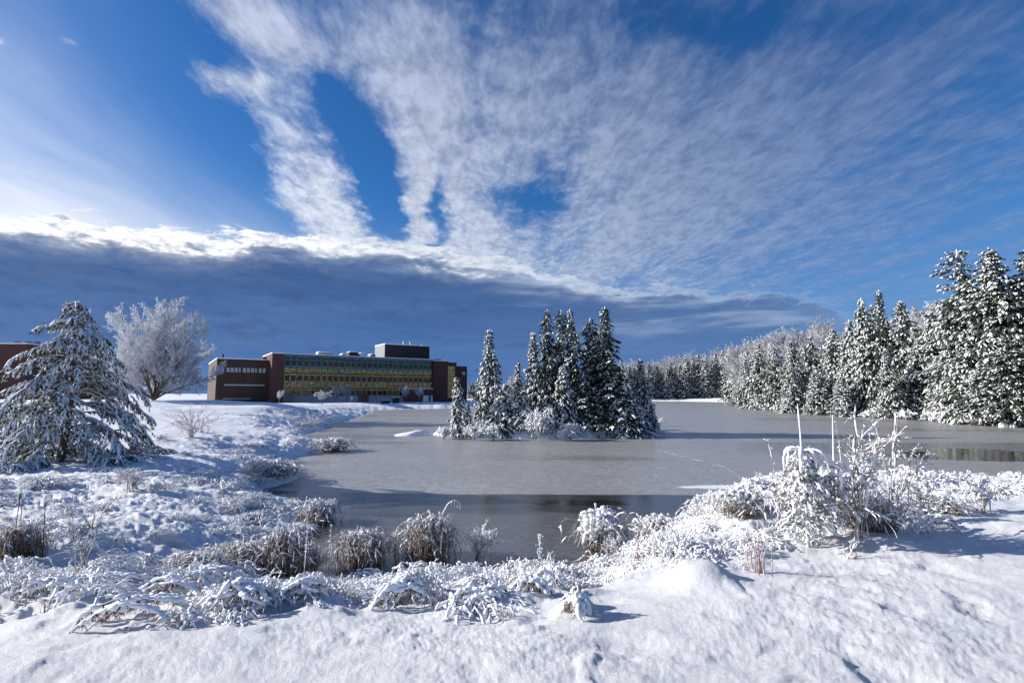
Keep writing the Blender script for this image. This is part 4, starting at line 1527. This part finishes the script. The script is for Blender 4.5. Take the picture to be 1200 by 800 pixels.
def g_tussock(seed, n=420, h=.5, reach=.36, snow=.35, w=.011, green=.0, cap=40, top_w=.017):
    """dense dry grass hanging over like thatch, snow on its crown"""
    r = np.random.default_rng(seed)
    mb = MB()
    P = stems(mb, r, n // 2, h, reach, .85, .08, .0055, .35, 7, 3, 2, jit=.022)
    load(mb, r, P, snow * .9, w * .85, 1, lo=.15, hi=.75, pieces=2)
    P = stems(mb, r, n - n // 2, h * .8, reach * 1.1, .7, .14, .0050, .35, 7, 3, 2, hvar=.5, jit=.035)
    load(mb, r, P, snow * .8, w * .7, 1, lo=.2, hi=1)
    if green:
        stems(mb, r, int(n * green), h * .6, reach * .9, .5, .08, .005, .3, 6, 3, 3)
    P = stems(mb, r, cap, h * 1.02, reach * .75, .7, .06, .005, .4, 7, 4, 0, jit=.03)
    load(mb, r, P, .95, top_w * 1.1, 1, lo=.22, hi=.66, pieces=5, length=.7)
    P = stems(mb, r, 22, h * 1.1, reach * 1.3, .55, .08, .0035, .5, 7, 4, 0, hvar=.5, jit=.03)
    load(mb, r, P, .6, .012, 1, lo=.4)
    return mb


def g_shrub(seed, h=.8, W=.7, nst=14, w=.016, upright=.2, mat=0):
    """twiggy shrub coated with snow"""
    r = np.random.default_rng(seed)
    mb = MB()
    P = stems(mb, r, nst, h, W * .5, upright, .05, .010, .4, 7, 5, mat, jit=.015)
    load(mb, r, P, .9, w, 1, lo=.1, hi=1, pieces=2)
    for gen in range(2):
        n, S, _ = P.shape
        cnt = 5
        bi = np.repeat(np.arange(n), cnt)
        t = .25 + .7 * r.random(len(bi))
        i = np.minimum((t * (S - 1)).astype(int), S - 2)
        B0 = P[bi, i]
        dp = norm(P[bi, i + 1] - P[bi, i])
        d = norm(dp * .7 + rvec(len(bi), r) * .55 + UP * .35)
        ln = h * (.30, .16)[gen] * (.6 + .7 * r.random(len(bi)))
        s = np.linspace(0, 1, 5)
        Q = B0[:, None] + d[:, None] * (ln[:, None] * s)[..., None] + r.normal(size=(len(bi), 5, 3)) * .006
        Q[..., 2] -= ln[:, None] * s ** 2 * .25
        mb.tubes(Q, (.006 * (1 - .5 * s))[None] * np.ones((len(bi), 1)), 3, mat)
        load(mb, r, Q, .9, w * (.9, .75)[gen], 1, lo=.0, hi=1)
        P = Q
    return mb


# ---- ground cover: one tangle of snowed-in grass that nobody could count
def scatter_brush():
    tm = []
    for gen, k in ((g_mat, 5), (g_bent, 4), (g_upright, 3)):
        for i in range(k):
            b = gen(100 + 10 * len(tm) + i)
            v = np.concatenate(b.v)
            f = np.concatenate(b.f4)
            m = np.concatenate(b.m4)
            tm.append((v, f, m, gen))
    r = np.random.default_rng(404)
    big = MB()
    C = 26000
    az = np.radians(-50 + 100 * r.random(C))
    rr = 4.2 * (70 / 4.2) ** (r.random(C) ** .92)
    x, y = rr * np.sin(az), rr * np.cos(az)
    d, ins = seg_dist(x, y, SHORE)
    s = np.where(ins, -d, d)
    rm = rough_mask(x, y, s, rr)
    z = land(x, y)
    clump = .5 + 1.9 * perlin(x * .6, y * .6, 63)
    want = rm * np.clip(clump + .35 * sstep(s, 2.5, .4), .10, 1.2)
    want = want * np.where((np.abs(x + .5) < 3.2) & (rr < 11), .62, 1.0) * np.where(rr > 34, .75, 1) * np.where((x < -1) & (s > 2.5) & (rr > 9), .42, 1.0)
    keep = (r.random(C) < want * np.where(rr < 12, .40, .55)) & (z > .05) & ((np.abs(island_h(x, y)) > 9) | (s > 0))
    x, y, z, rr, s = x[keep], y[keep], z[keep], rr[keep], s[keep]
    # the island's own brush
    n = 260
    a = r.random(n) * 6.283
    q = np.sqrt(r.random(n))
    ix, iy = ISLAND_C[0] + ISLAND_A * q * np.cos(a) * 1.0, ISLAND_C[1] + ISLAND_B * q * np.sin(a)
    iz = land(ix, iy)
    k = iz > .03
    x, y, z, rr = (np.concatenate([p_, q_]) for p_, q_ in ((x, ix[k]), (y, iy[k]), (z, iz[k]), (rr, np.full(k.sum(), 45.))))
    for i in range(len(x)):
        v, f, m, gen = tm[r.integers(len(tm))]
        sc_ = (.35 + .85 * r.random() ** 1.8) * (1 + .022 * max(0, rr[i] - 8))
        if gen is g_upright and r.random() < .35:
            continue
        t = r.random() * 6.283 if gen is not g_bent else r.normal() * .8 + .2
        c, s_ = math.cos(t) * sc_, math.sin(t) * sc_
        V = np.stack([v[:, 0] * c - v[:, 1] * s_ + x[i], v[:, 0] * s_ + v[:, 1] * c + y[i], v[:, 2] * sc_ * (.75 + .4 * r.random()) + z[i] - .02 - .13 * sc_ * r.random()], -1)
        big.n_mats = m
        big.v.append(V); big.f4.append(f + big.n); big.m4.append(m); big.n += len(V)
    print('brush pieces', len(x), 'verts', big.n)
    o = big.obj('snowy_grass', [M['stem'], M['clump']], smooth=True)
    tag(o, 'tangle of bent grass and weeds buried in fresh snow along the banks', 'grass')
    o['kind'] = 'stuff'


scatter_brush()

PM = [M['stem'], M['clump'], M['blade'], M['blade_green']]


def put(mbs, name, label, cat, px, py, scale=1.0, rz=None, group=None, sink=.03, zs=1.0, mats=None):
    """mbs: a dict part -> MB; stands where the view line through (px, py) meets the ground"""
    x, y, z = on_ground(px, py)
    rz = rng.random() * 6.28 if rz is None else rz
    t = thing(name, label, cat, (x, y, z - sink), rz, (scale, scale, scale * zs), group)
    for part, b in mbs.items():
        b.obj(part, mats or PM, t, smooth=True)
    return t


def single(mb, name, label, cat, px, py, scale=1.0, rz=None, group=None, sink=.03, zs=1.0, mats=None, off=(0, 0)):
    x, y, z = on_ground(px, py)
    rz = rng.random() * 6.28 if rz is None else rz
    x += off[0]; y += off[1]
    o = mb.obj(name, mats or PM, smooth=True)
    tag(o, label, cat, (x, y, max(ground_z(x, y), 0) - sink), rz, (scale, scale, scale * zs), group)
    return o


def px2m(px, py):
    return 600.0 / on_ground(px, py)[1]          # pixels per metre there


GT = 'dry grass tussocks along the near bank'
for i, (px, py, wid, top, lab, kw) in enumerate((
    (500, 655, 60, 602, 'cone shaped brown tussock with snow on its crown, under a bent stalk at the water', dict(n=620, snow=.45, cap=46)),
    (424, 660, 60, 618, 'shaggy dark tussock with loose arching blades beside the cone shaped one', dict(n=520, snow=.3, cap=44)),
    (334, 672, 60, 620, 'pale dense stand of frosted upright blades at the end of the brown bank', dict(n=520, snow=.5, cap=30, h=.55, reach=.26)),
    (286, 668, 66, 634, 'brown thatch tussock in the middle of the overhanging bank', dict(n=600, snow=.22, cap=30)),
    (228, 672, 66, 646, 'low tussock with green blades showing underneath', dict(n=520, snow=.2, cap=26, green=.5)),
    (704, 642, 72, 598, 'round snow plastered tussock standing alone in the ice by the bank', dict(n=170, snow=1, cap=190, w=.016, top_w=.024)),
    (256, 660, 46, 636, 'peaked brown tussock behind the thatched ones', dict(n=420, snow=.3, cap=24)),
    (362, 668, 26, 634, 'narrow dark tussock touching the dark strip of water', dict(n=300, snow=.35, cap=20)),
    (318, 556, 66, 537, 'frosty tussock reaching over the far cove of the left bank', dict(n=240, snow=.6, cap=40)),
    (388, 528, 52, 512, 'pale frosted tussock on the tip of the grassy spit', dict(n=240, snow=.6, cap=40)),
    (372, 612, 50, 584, 'snow heaped tussock on the corner of the bank above the dark cove', dict(n=240, snow=.8, cap=70, w=.016, top_w=.013)),
    (18, 652, 52, 612, 'brown tussock at the foot of the cattails', dict(n=420, snow=.2, cap=16, green=.3)),
    (772, 628, 50, 602, 'small white tussock on the point beyond the lone round one', dict(n=180, snow=.9, cap=60, w=.016, top_w=.013)),
    (1015, 618, 66, 575, 'thatched brown and white tussock under the twiggy shrub', dict(n=520, snow=.5, cap=44)),
    (868, 600, 66, 570, 'round white tussock on the brow of the bank before the saplings', dict(n=240, snow=.85, cap=80, w=.017, top_w=.023)),
    (1105, 600, 50, 578, 'squat white tussock on the brow past the forked frosty shrub', dict(n=220, snow=.8, cap=60, w=.016, top_w=.013)),
)):
    ppm = px2m(px, py)
    h = kw.pop('h', .5)
    reach = kw.pop('reach', .36)
    sc_ = (wid / 2 / ppm) / .36
    zsc = ((py - top) / ppm) / .5 / sc_ * .80
    single(g_tussock(500 + i, h=h, reach=reach, **kw), 'grass_tussock', lab, 'tussock', px, py, sc_, None, GT, zs=zsc)

# ---- the snow-laden young spruces on the brow
def sapling(seed, H, whorls, spike=.34, arm=.34, lower=26, r_snow=.026):
    r = np.random.default_rng(seed)
    st, br = MB(), MB()
    z = np.linspace(0, 1, 8)
    lean = np.stack([-.03 * H * z ** 1.5, 0 * z, z * H], -1)
    st.tubes(lean[None], (.012 * (1 - .8 * z) + .001)[None], 6, 0)
    q = np.linspace(1 - spike, 1, 8)
    L8 = np.stack([-.03 * H * q ** 1.5, 0 * q, q * H], -1)
    st.tubes(L8[None] + r.normal(size=(1, 8, 3)) * .002, (np.array([.9, 1, .85, 1, .85, .95, .8, .35]) * .009)[None] * (.8 + .5 * r.random((1, 8))), 7, 1)
    for wi, (zf, n, ln, k) in enumerate(whorls):
        top = wi == 0
        az = np.arange(n) * 2 * math.pi / n + r.random() * 3 + r.normal(size=n) * .25
        q = np.linspace(0, 1, 7)
        L_ = ln * (.7 + .5 * r.random(n))
        kk = k * (.8 + .4 * r.random(n))[:, None]
        hor = L_[:, None] * np.sin(q * (1.5 if top else 1.4)) * (.72 if top else .85)
        ver = L_[:, None] * ((.62 if top else .5) * q - kk * q ** 2.4)
        z0 = zf * H + r.normal(size=n) * (.0 if top else .03)
        P = np.stack([-.03 * H * zf ** 1.5 + np.cos(az)[:, None] * hor, np.sin(az)[:, None] * hor, z0[:, None] + ver], -1)
        P[:, 1:] += r.normal(size=(n, 6, 3)) * .006
        br.tubes(P, (.008 * (1 - .4 * q))[None] * np.ones((n, 1)), 4, 0)
        if top:
            ww = np.array([.35, .85, 1, 1.1, 1.05, .9, .3])
            br.tubes(P + UP * .010 + r.normal(size=P.shape) * .004, (r_snow * ww)[None] * (.7 + .4 * r.random((n, 1))), 7, 1, .9)
        else:
            load(br, r, P, .9, .016, 1, lo=.1, hi=1, pieces=2, K=6)
            cnt = 9
            bi = np.repeat(np.arange(n), cnt)
            t = .2 + .75 * r.random(len(bi))
            i = np.minimum((t * 6).astype(int), 5)
            dp = norm(P[bi, i + 1] - P[bi, i])
            sd = norm(np.cross(dp, UP)) * np.where(r.random(len(bi)) < .5, -1, 1)[:, None]
            d = norm(dp + sd * .9 + rvec(len(bi), r) * .2)
            l2 = L_[bi] * .42 * (1.15 - .7 * t) + .03
            q5 = np.linspace(0, 1, 5)
            Q = P[bi, i][:, None] + d[:, None] * (l2[:, None] * q5)[..., None]
            Q[..., 2] -= l2[:, None] * q5 ** 2 * .55
            br.tubes(Q, (.005 * (1 - .4 * q5))[None] * np.ones((len(bi), 1)), 3, 0)
            load(br, r, Q, .95, .014, 1, lo=.0, hi=1, pieces=1, K=6, length=1.5)
            b5 = np.repeat(Q[:, 1:].reshape(-1, 3), 5, 0)
            tip = b5 + norm(rvec(len(b5), r) - UP * .7) * (.022 + .022 * r.random(len(b5)))[:, None]
            br.blades(b5, tip, norm(rvec(len(b5), r)), .003, 2)
        # green needles under the load
        b = np.repeat(P[:, 1:].reshape(-1, 3), 9, 0)
        tip = b + norm(rvec(len(b), r) - UP * .9) * (.03 + .03 * r.random(len(b)))[:, None]
        br.blades(b, tip, norm(rvec(len(b), r)), .004, 2)
    return {'stem': st, 'boughs': br}


PS = [M['dark_twig'], M['clump'], M['needle_olive']]
ppm = px2m(948, 640)
Hs = (640 - 477) / ppm
whorls = [(.66, 7, .34, 1.15), (.60, 6, .20, 1.1), (.55, 6, .19, 1.0), (.50, 6, .22, 1.0), (.45, 7, .36, .75), (.38, 6, .28, .65), (.30, 6, .32, .6), (.22, 6, .34, .55), (.13, 6, .32, .5)]
put(sapling(1, Hs, whorls, spike=.35), 'spruce_sapling', 'tallest young spruce on the bank, its top whorl bent like an umbrella by snow', 'sapling', 948, 640, 1, .3, 'young spruces on the brow of the bank', mats=PS)
Hs2 = (632 - 491) / px2m(978, 632)
put(sapling(2, Hs2, [(.58, 5, .32, 1.3), (.50, 5, .24, 1.2), (.40, 5, .24, .9), (.3, 5, .28, .8), (.2, 5, .28, .7)], spike=.44), 'spruce_sapling', 'second young spruce with a curled snow laden arm and a thin bare leader', 'sapling', 980, 632, 1, 2.2,
    'young spruces on the brow of the bank', mats=PS)

# ---- shrubs
GSH = 'snow coated shrubs on the bank'
for i, (px, py, top, wid, lab, kw) in enumerate((
    (1006, 628, 508, 60, 'tall twiggy shrub thick with snow between the second sapling and the forked one', dict(nst=7, upright=.06, w=.011)),
    (1052, 622, 510, 66, 'open forked frosty shrub under the long thin bent stalk', dict(nst=6, upright=.05, w=.010)),
    (922, 612, 560, 50, 'low snow coated shrub on the water side of the tallest sapling', dict(nst=12, upright=.3, w=.013)),
    (1085, 612, 555, 44, 'small snow coated shrub with a round tip in front of the ice', dict(nst=9, upright=.15, w=.015)),
    (1150, 600, 560, 40, 'small lacy shrub near the edge of the view on the brow', dict(nst=10, upright=.25, w=.014)),
    (560, 655, 618, 44, 'fine upright frosted shrub next to the cone shaped tussock', dict(nst=16, upright=.08, w=.012)),
    (224, 512, 480, 66, 'reddish bare shrub on the slope below the great frosted tree', dict(nst=26, upright=.1, w=.006)),
    (96, 672, 592, 60, 'bare brown twiggy bush standing clear in the left snow', dict(nst=5, upright=.05, w=.006)),
    (155, 575, 548, 60, 'dark twiggy bush in the shadow of the big pine', dict(nst=16, upright=.4, w=.010)),
    (365, 500, 484, 70, 'pale pinkish shrub on the point before the weeping tree', dict(nst=26, upright=.15, w=.012)),
    (486, 700, 665, 40, 'crossed snow caked twigs in the middle of the near snow', dict(nst=7, upright=.5, w=.013)),
    (210, 700, 680, 60, 'rusty leaved shrub pressed flat by snow in the near grass', dict(nst=14, upright=.9, w=.018, mat=0)),
    (720, 655, 628, 40, 'low frosted shrub beside the lone round tussock', dict(nst=12, upright=.3, w=.012)),
    (640, 545, 545, 1, '', None),
)):
    if kw is None:
        continue
    ppm = px2m(px, py)
    hh, ww = (py - top) / ppm, wid / ppm
    single(g_shrub(700 + i, h=hh, W=ww, **kw), 'snowy_shrub', lab, 'shrub', px, py, 1, None, GSH, mats=[M['dark_twig'] if i in (7, 8, 10) else M['red_stem'] if i in (6, 9) else M['stem'], M['clump']])

# ---- single stalks
for i, (px, py, top, wid, lab) in enumerate((
    (520, 512, 500, 26, 'snowy shrub spreading at the outer tip of the island'),
    (556, 513, 498, 34, 'low snowy shrub on the open bank of the island before the lone cone'),
    (578, 513, 497, 30, 'low snowy shrub before the broad low spruce of the island'),
    (632, 513, 480, 56, 'weeping snow laden shrub at the water between the island spruces'),
    (668, 513, 496, 34, 'low snow laden shrub at the water below the middle spires'),
    (742, 508, 480, 44, 'pale snow laden shrub at the water near the far end of the island'),
    (765, 502, 490, 26, 'last snow dusted shrub on the far spit of the island'),
)):
    x, y = on_plane(px, py, .15)
    o = g_shrub(760 + i, h=(py - top) / 600 * y, W=wid / 600 * y, nst=20, upright=.6, w=.05).obj('snowy_shrub', [M['dark_twig'], M['clump']], smooth=True)
    tag(o, lab, 'shrub', (x, y, max(0, ground_z(x, y) - .05)), i, 1, 'snowy shrubs round the island')

for i, (px, py, top, wid, lab) in enumerate((
    (1062, 491, 482, 34, 'low white shrub on the far shore under the snowy pointed fir'),
    (1098, 493, 482, 40, 'low white shrub at the start of the snowy landing on the far shore'),
    (1118, 495, 480, 44, 'bright snowy shrub in the middle of the landing on the far shore'),
    (1140, 497, 486, 36, 'low snowy shrub at the end of the landing next to the brown bank'),
    (1020, 489, 481, 34, 'low white shrub on the far shore under the tallest dark spire'),
    (968, 485, 478, 30, 'low white shrub on the far shore under the broad whitened fir'),
    (912, 481, 475, 26, 'small white shrub on the far shore where it begins to turn'),
)):
    x, y = on_plane(px, py, .1)
    o = g_shrub(780 + i, h=(py - top) / 600 * y, W=wid / 600 * y, nst=22, upright=.8, w=.09).obj('snowy_shrub', [M['dark_twig'], M['clump']], smooth=True)
    tag(o, lab, 'shrub', (x, y, max(0, ground_z(x, y) - .05)), i, 1, 'snowy shrubs along the wooded shore')
for i, (px, py, wid, lab) in enumerate(((1166, 497.5, 44, 'strip of brown dead grass hanging over the far ice below the bulkiest fir'),
                                        (1193, 499, 40, 'strip of brown dead grass on the far bank at the edge of the view'))):
    x, y = on_plane(px, py, .1)
    o = g_tussock(560 + i, n=500, snow=.08, cap=6, w=.02).obj('grass_tussock', PM, smooth=True)
    tag(o, lab, 'tussock', (x, y, max(0, ground_z(x, y)) - .05), 0, (wid / 600 * y / .8, 1.6, 1.3), 'dry grass on the far bank')
for i, (px, py, lab) in enumerate(((1176, 500, 'snow capped stone at the water below the bulkiest fir'), (1188, 500.5, 'smaller snow capped stone beside the first one on the far ice'))):
    x, y = on_plane(px, py, 0)
    mb = MB()
    th = np.linspace(0, 2 * math.pi, 16, endpoint=False)
    rings = [np.stack([q * np.cos(th) * (1 + .15 * np.sin(2 * th + i)), .8 * q * np.sin(th), np.full(16, zz)], -1) for q, zz in ((.48, -.1), (.50, .12), (.42, .34), (.22, .48), (.03, .52))]
    mb.add(np.array(rings).reshape(-1, 3), grid_faces(5, 16, True)[:, ::-1])
    tag(mb.obj('stone', M['snow'], smooth=True), lab, 'stone', (x, y, 0), i, (1.0, .75)[i], 'stones by the far bank')
single(g_tussock(590, n=500, h=.5, reach=.36, snow=.12, cap=4, green=.8), 'grass_patch', 'flat patch of yellowed grass free of snow under the drooping pine', 'grass patch', 128, 537, 1.6, 0, None, sink=.01, zs=.16)

GST = 'frosted stalks standing on the bank'


def stalk(seed, h, knots=9, bend=.05, w=.016, side=.05, r0=.006):
    r = np.random.default_rng(seed)
    mb = MB()
    s = np.linspace(0, 1, 10)
    P = np.stack([bend * h * s ** 2, .3 * bend * h * s, h * s], -1)[None] + r.normal(size=(1, 10, 3)) * .003
    mb.tubes(P, (r0 * (1 - .5 * s))[None], 5, 0)
    load(mb, r, np.repeat(P, 7, 0), .9, w * .6, 1, lo=.1, hi=1)
    B0 = np.repeat(P[0, 4:], 3, 0)
    d = norm(rvec(len(B0), r) * [1, 1, .3] + UP * .5)
    q = np.linspace(0, 1, 4)
    Q = B0[:, None] + d[:, None] * (side * (.6 + .8 * r.random(len(B0)))[:, None] * q)[..., None]
    mb.tubes(Q, (.003 * (1 - .4 * q))[None] * np.ones((len(B0), 1)), 3, 0)
    load(mb, r, Q, 1.0, w, 1, lo=0, hi=1)
    return mb


for i, (px, py, top, bend, w, side, lab) in enumerate((
    (385, 672, 619, .02, .014, .035, 'fern like white stalk just before the wide shaggy tussock'),
    (397, 672, 628, .06, .012, .03, 'second white stalk next to the fern like one'),
    (408, 674, 632, -.05, .010, .03, 'shorter frosted stalk in front of the wide shaggy tussock'),
    (356, 680, 622, .03, .011, .03, 'thin beaded stalk at the end of the pale stand of blades'),
    (632, 660, 629, .05, .016, .07, 'single sprig with snowy leaves standing out against the dark ice'),
    (232, 700, 648, .08, .008, .03, 'slim brown stalk in front of the green tinged tussock'),
    (1040, 600, 483, -.12, .008, .04, 'longest thin stalk rising bent above the forked shrub'),
    (1030, 600, 512, -.35, .008, .04, 'leaning stalk crossing behind the forked shrub'),
    (991, 600, 497, -.06, .008, .02, 'straight thick white stalk over the twiggy shrub'),
    (912, 600, 518, -.12, .008, .04, 'pair like thin stalk leaning on the water side of the umbrella topped sapling'),
    (575, 655, 628, .05, .012, .04, 'frosted stalk right of the fine upright shrub'),
    (1085, 600, 548, .05, .014, .04, 'knobbly white stalk standing in front of the far ice'),
    (12, 706, 664, .10, .016, .07, 'thick frosted twig by the left edge of the near snow'),
    (30, 708, 668, .15, .018, .08, 'branching frosted twig beside the one by the left edge'),
    (56, 706, 672, .3, .016, .05, 'frosted twig leaning towards the pressed grass'),
    (745, 655, 616, .02, .006, .02, 'reddish stalk above the low frosted shrub'),
)):
    ppm = px2m(px, py)
    single(stalk(900 + i, (py - top) / ppm, 9, bend, w, side, .007), 'plant_stalk', lab, 'stalk', px, py, 1, 0, GST, mats=[M['stem'] if i != 15 else M['red_stem'], M['clump']])

# the long bare stalk that bows over the cone shaped tussock
r = np.random.default_rng(3)
ppm = px2m(505, 650)
x, y, z = on_ground(505, 650)
s = np.linspace(0, 1, 12)
w_, h_ = 34 / ppm, 60 / ppm
P = np.stack([w_ * s ** 1.1 * .95, 0 * s, h_ * np.sin(np.minimum(s * 1.05, 1) * 1.9) * 1.0], -1)[None]
mb = MB()
mb.tubes(P, (.010 * (1 - .5 * s))[None], 5, 0)
load(mb, r, np.repeat(P, 4, 0), 1, .014, 1, lo=.3, hi=1)
tipz = P[0, 8:12]
Q = np.stack([tipz, tipz - UP * .05, tipz - UP * .13], 1)
mb.tubes(Q, np.ones((4, 3)) * [.006, .008, .002], 4, 1)
o = mb.obj('bent_stalk', PM)
tag(o, 'long bare stalk bowing in an arc over the cone shaped tussock', 'stalk', (x, y, z), 0, 1)

# red osier stems and cattails
def bunch(seed, n, h, reach, rad=.006):
    r = np.random.default_rng(seed)
    mb = MB()
    P = stems(mb, r, n, h, reach, .03, .05, rad, .5, 7, 4, 0, jit=.006)
    load(mb, r, P, .5, .009, 1, lo=.5, hi=1)
    return mb


for i, (px, py, top, n, lab) in enumerate(((888, 672, 622, 13, 'bunch of bare reddish stems on the open snow below the saplings'),
                                           (748, 658, 622, 8, 'thin bunch of reddish stems between the round tussock and the snow hummock'),
                                           (1000, 655, 636, 6, 'short dark twigs poking from the snow below the saplings'))):
    ppm = px2m(px, py)
    single(bunch(60 + i, n, (py - top) / ppm, 14 / ppm), 'stem_bunch', lab, 'stems', px, py, 1, None, 'bare stem bunches in the snow', mats=[M['red_stem'] if i < 2 else M['dark_twig'], M['clump']])
for i, (px, py, top, lab) in enumerate(((14, 648, 572, 'tallest cattail with a dark head at the left edge'), (22, 646, 580, 'cattail close beside the tallest one'), (50, 652, 583, 'cattail standing apart with a snow cap'))):
    ppm = px2m(px, py)
    h = (py - top) / ppm
    x, y, z = on_ground(px, py)
    t = thing('cattail', lab, 'cattail', (x, y, z - .03), 0, 1, 'cattails by the left edge')
    lean = (.05, -.03, -.04)[i]
    s = np.linspace(0, 1, 7)
    P = np.stack([lean * h * s, 0 * s, h * s], -1)[None]
    MB().tubes(P, (.008 * (1 - .4 * s))[None], 5).obj('stem', M['blade'], t)
    q = np.array([.80, .82, .86, .90, .92])
    MB().tubes(np.stack([lean * h * q, 0 * q, h * q], -1)[None], np.array([[.004, .018, .021, .018, .004]]), 8).obj('seed_head', M['dark_twig'], t)
    q = np.array([.90, .93, .97, 1.0])
    MB().tubes(np.stack([lean * h * q, 0 * q, h * q], -1)[None], np.array([[.012, .024, .016, .003]]), 7).obj('snow_cap', M['clump'], t)
    lf = MB()
    stems(lf, np.random.default_rng(i), 14, h * .5, .14, .3, .02, .006, .3, 7, 3, 0)
    lf.obj('leaves', M['blade'], t)

# fronds arched over by the snow in the near grass
GF = 'fronds arched over by snow in the near grass'
for i, (px, py, wid, hgt, rz, lab) in enumerate((
    (150, 728, 120, 34, .25, 'longest white frond arching down to the smooth snow, rusty leaves beneath'),
    (196, 700, 90, 26, .1, 'snowy arch with red brown leaves hanging in its shade'),
    (285, 712, 76, 32, -.1, 'rounded snowy arch over a brown hollow'),
    (128, 690, 84, 26, .2, 'low snowy arch left of the long frond'),
    (232, 690, 80, 26, -.2, 'snow heaped frond behind the red leaved arch'),
    (352, 700, 60, 26, .3, 'short snow heaped frond near the beaded stalk'),
    (470, 712, 56, 34, .5, 'snow caked frond with dark stems showing, near the crossed twigs'),
    (676, 722, 46, 40, -1.2, 'pendant lump of snow on a bowed frond beside the smooth snow'),
    (60, 700, 70, 26, .1, 'broad snow heaped frond by the frosted twigs'),
    (560, 708, 70, 20, .1, 'flat bowed frond with a thick roll of snow'),
    (620, 694, 60, 22, -.3, 'bowed frond before the single sprig'),
    (1088, 622, 60, 26, .2, 'snowy frond on the brow with a dark gap beneath'),
)):
    ppm = px2m(px, py)
    r = np.random.default_rng(1200 + i)
    w_, h_ = wid / ppm, hgt / ppm
    mb = MB()
    n = 7
    s = np.linspace(0, 1, 9)
    P = np.zeros((n, 9, 3))
    P[..., 0] = (s - .5)[None] * w_ * (.6 + .5 * r.random((n, 1))) + (r.random((n, 1)) - .5) * w_ * .25
    P[..., 1] = (r.random((n, 1)) - .5) * w_ * .45 + s[None] * (r.random((n, 1)) - .5) * w_ * .4
    P[..., 2] = h_ * np.sin(s * math.pi * (.85 + .12 * r.random((n, 1)))) ** .8 * (.45 + .5 * r.random((n, 1)))
    P += r.normal(size=P.shape) * .012
    mb.tubes(P, .006, 4, 0)
    load(mb, r, P, 1, .019, 1, lo=.0, hi=1, pieces=8, flat=.95, K=7, length=.6)
    b = np.repeat(P[:, 1:-1].reshape(-1, 3), 7, 0)
    tip = b + norm(rvec(len(b), r) * [.6, .6, .3] - UP) * (.04 + .07 * r.random(len(b)))[:, None]
    mb.blades(b, tip, norm(rvec(len(b), r)), .008, 2)
    single(mb, 'bowed_frond', lab, 'frond', px, py, 1, rz, GF, sink=.02, mats=[M['dark_twig'], M['clump'], M['rust'] if i in (0, 1, 4, 11) else M['blade']])

# the rock capped with snow far out on the ice
x, y = on_plane(482, 510)
mb = MB()
th = np.linspace(0, 2 * math.pi, 28, endpoint=False)
rings = []
for k, (q, zz) in enumerate(((1.12, -.1), (1.05, .02), (.95, .14), (.75, .27), (.45, .36), (.12, .40))):
    wob = 1 + .12 * np.sin(3 * th + 1) + .06 * np.sin(7 * th)
    rings.append(np.stack([1.45 * q * wob * np.cos(th) + .25 * (zz > .2), .7 * q * wob * np.sin(th), np.full(28, zz) * (1 + .25 * np.cos(th))], -1))
V = np.array(rings)
mb.add(V.reshape(-1, 3), grid_faces(6, 28, True)[:, ::-1])
o = mb.obj('rock', M['snow'], smooth=True)
tag(o, 'low rock under a smooth cap of snow alone on the ice before the building', 'rock', (x, y, 0), .1, .95)
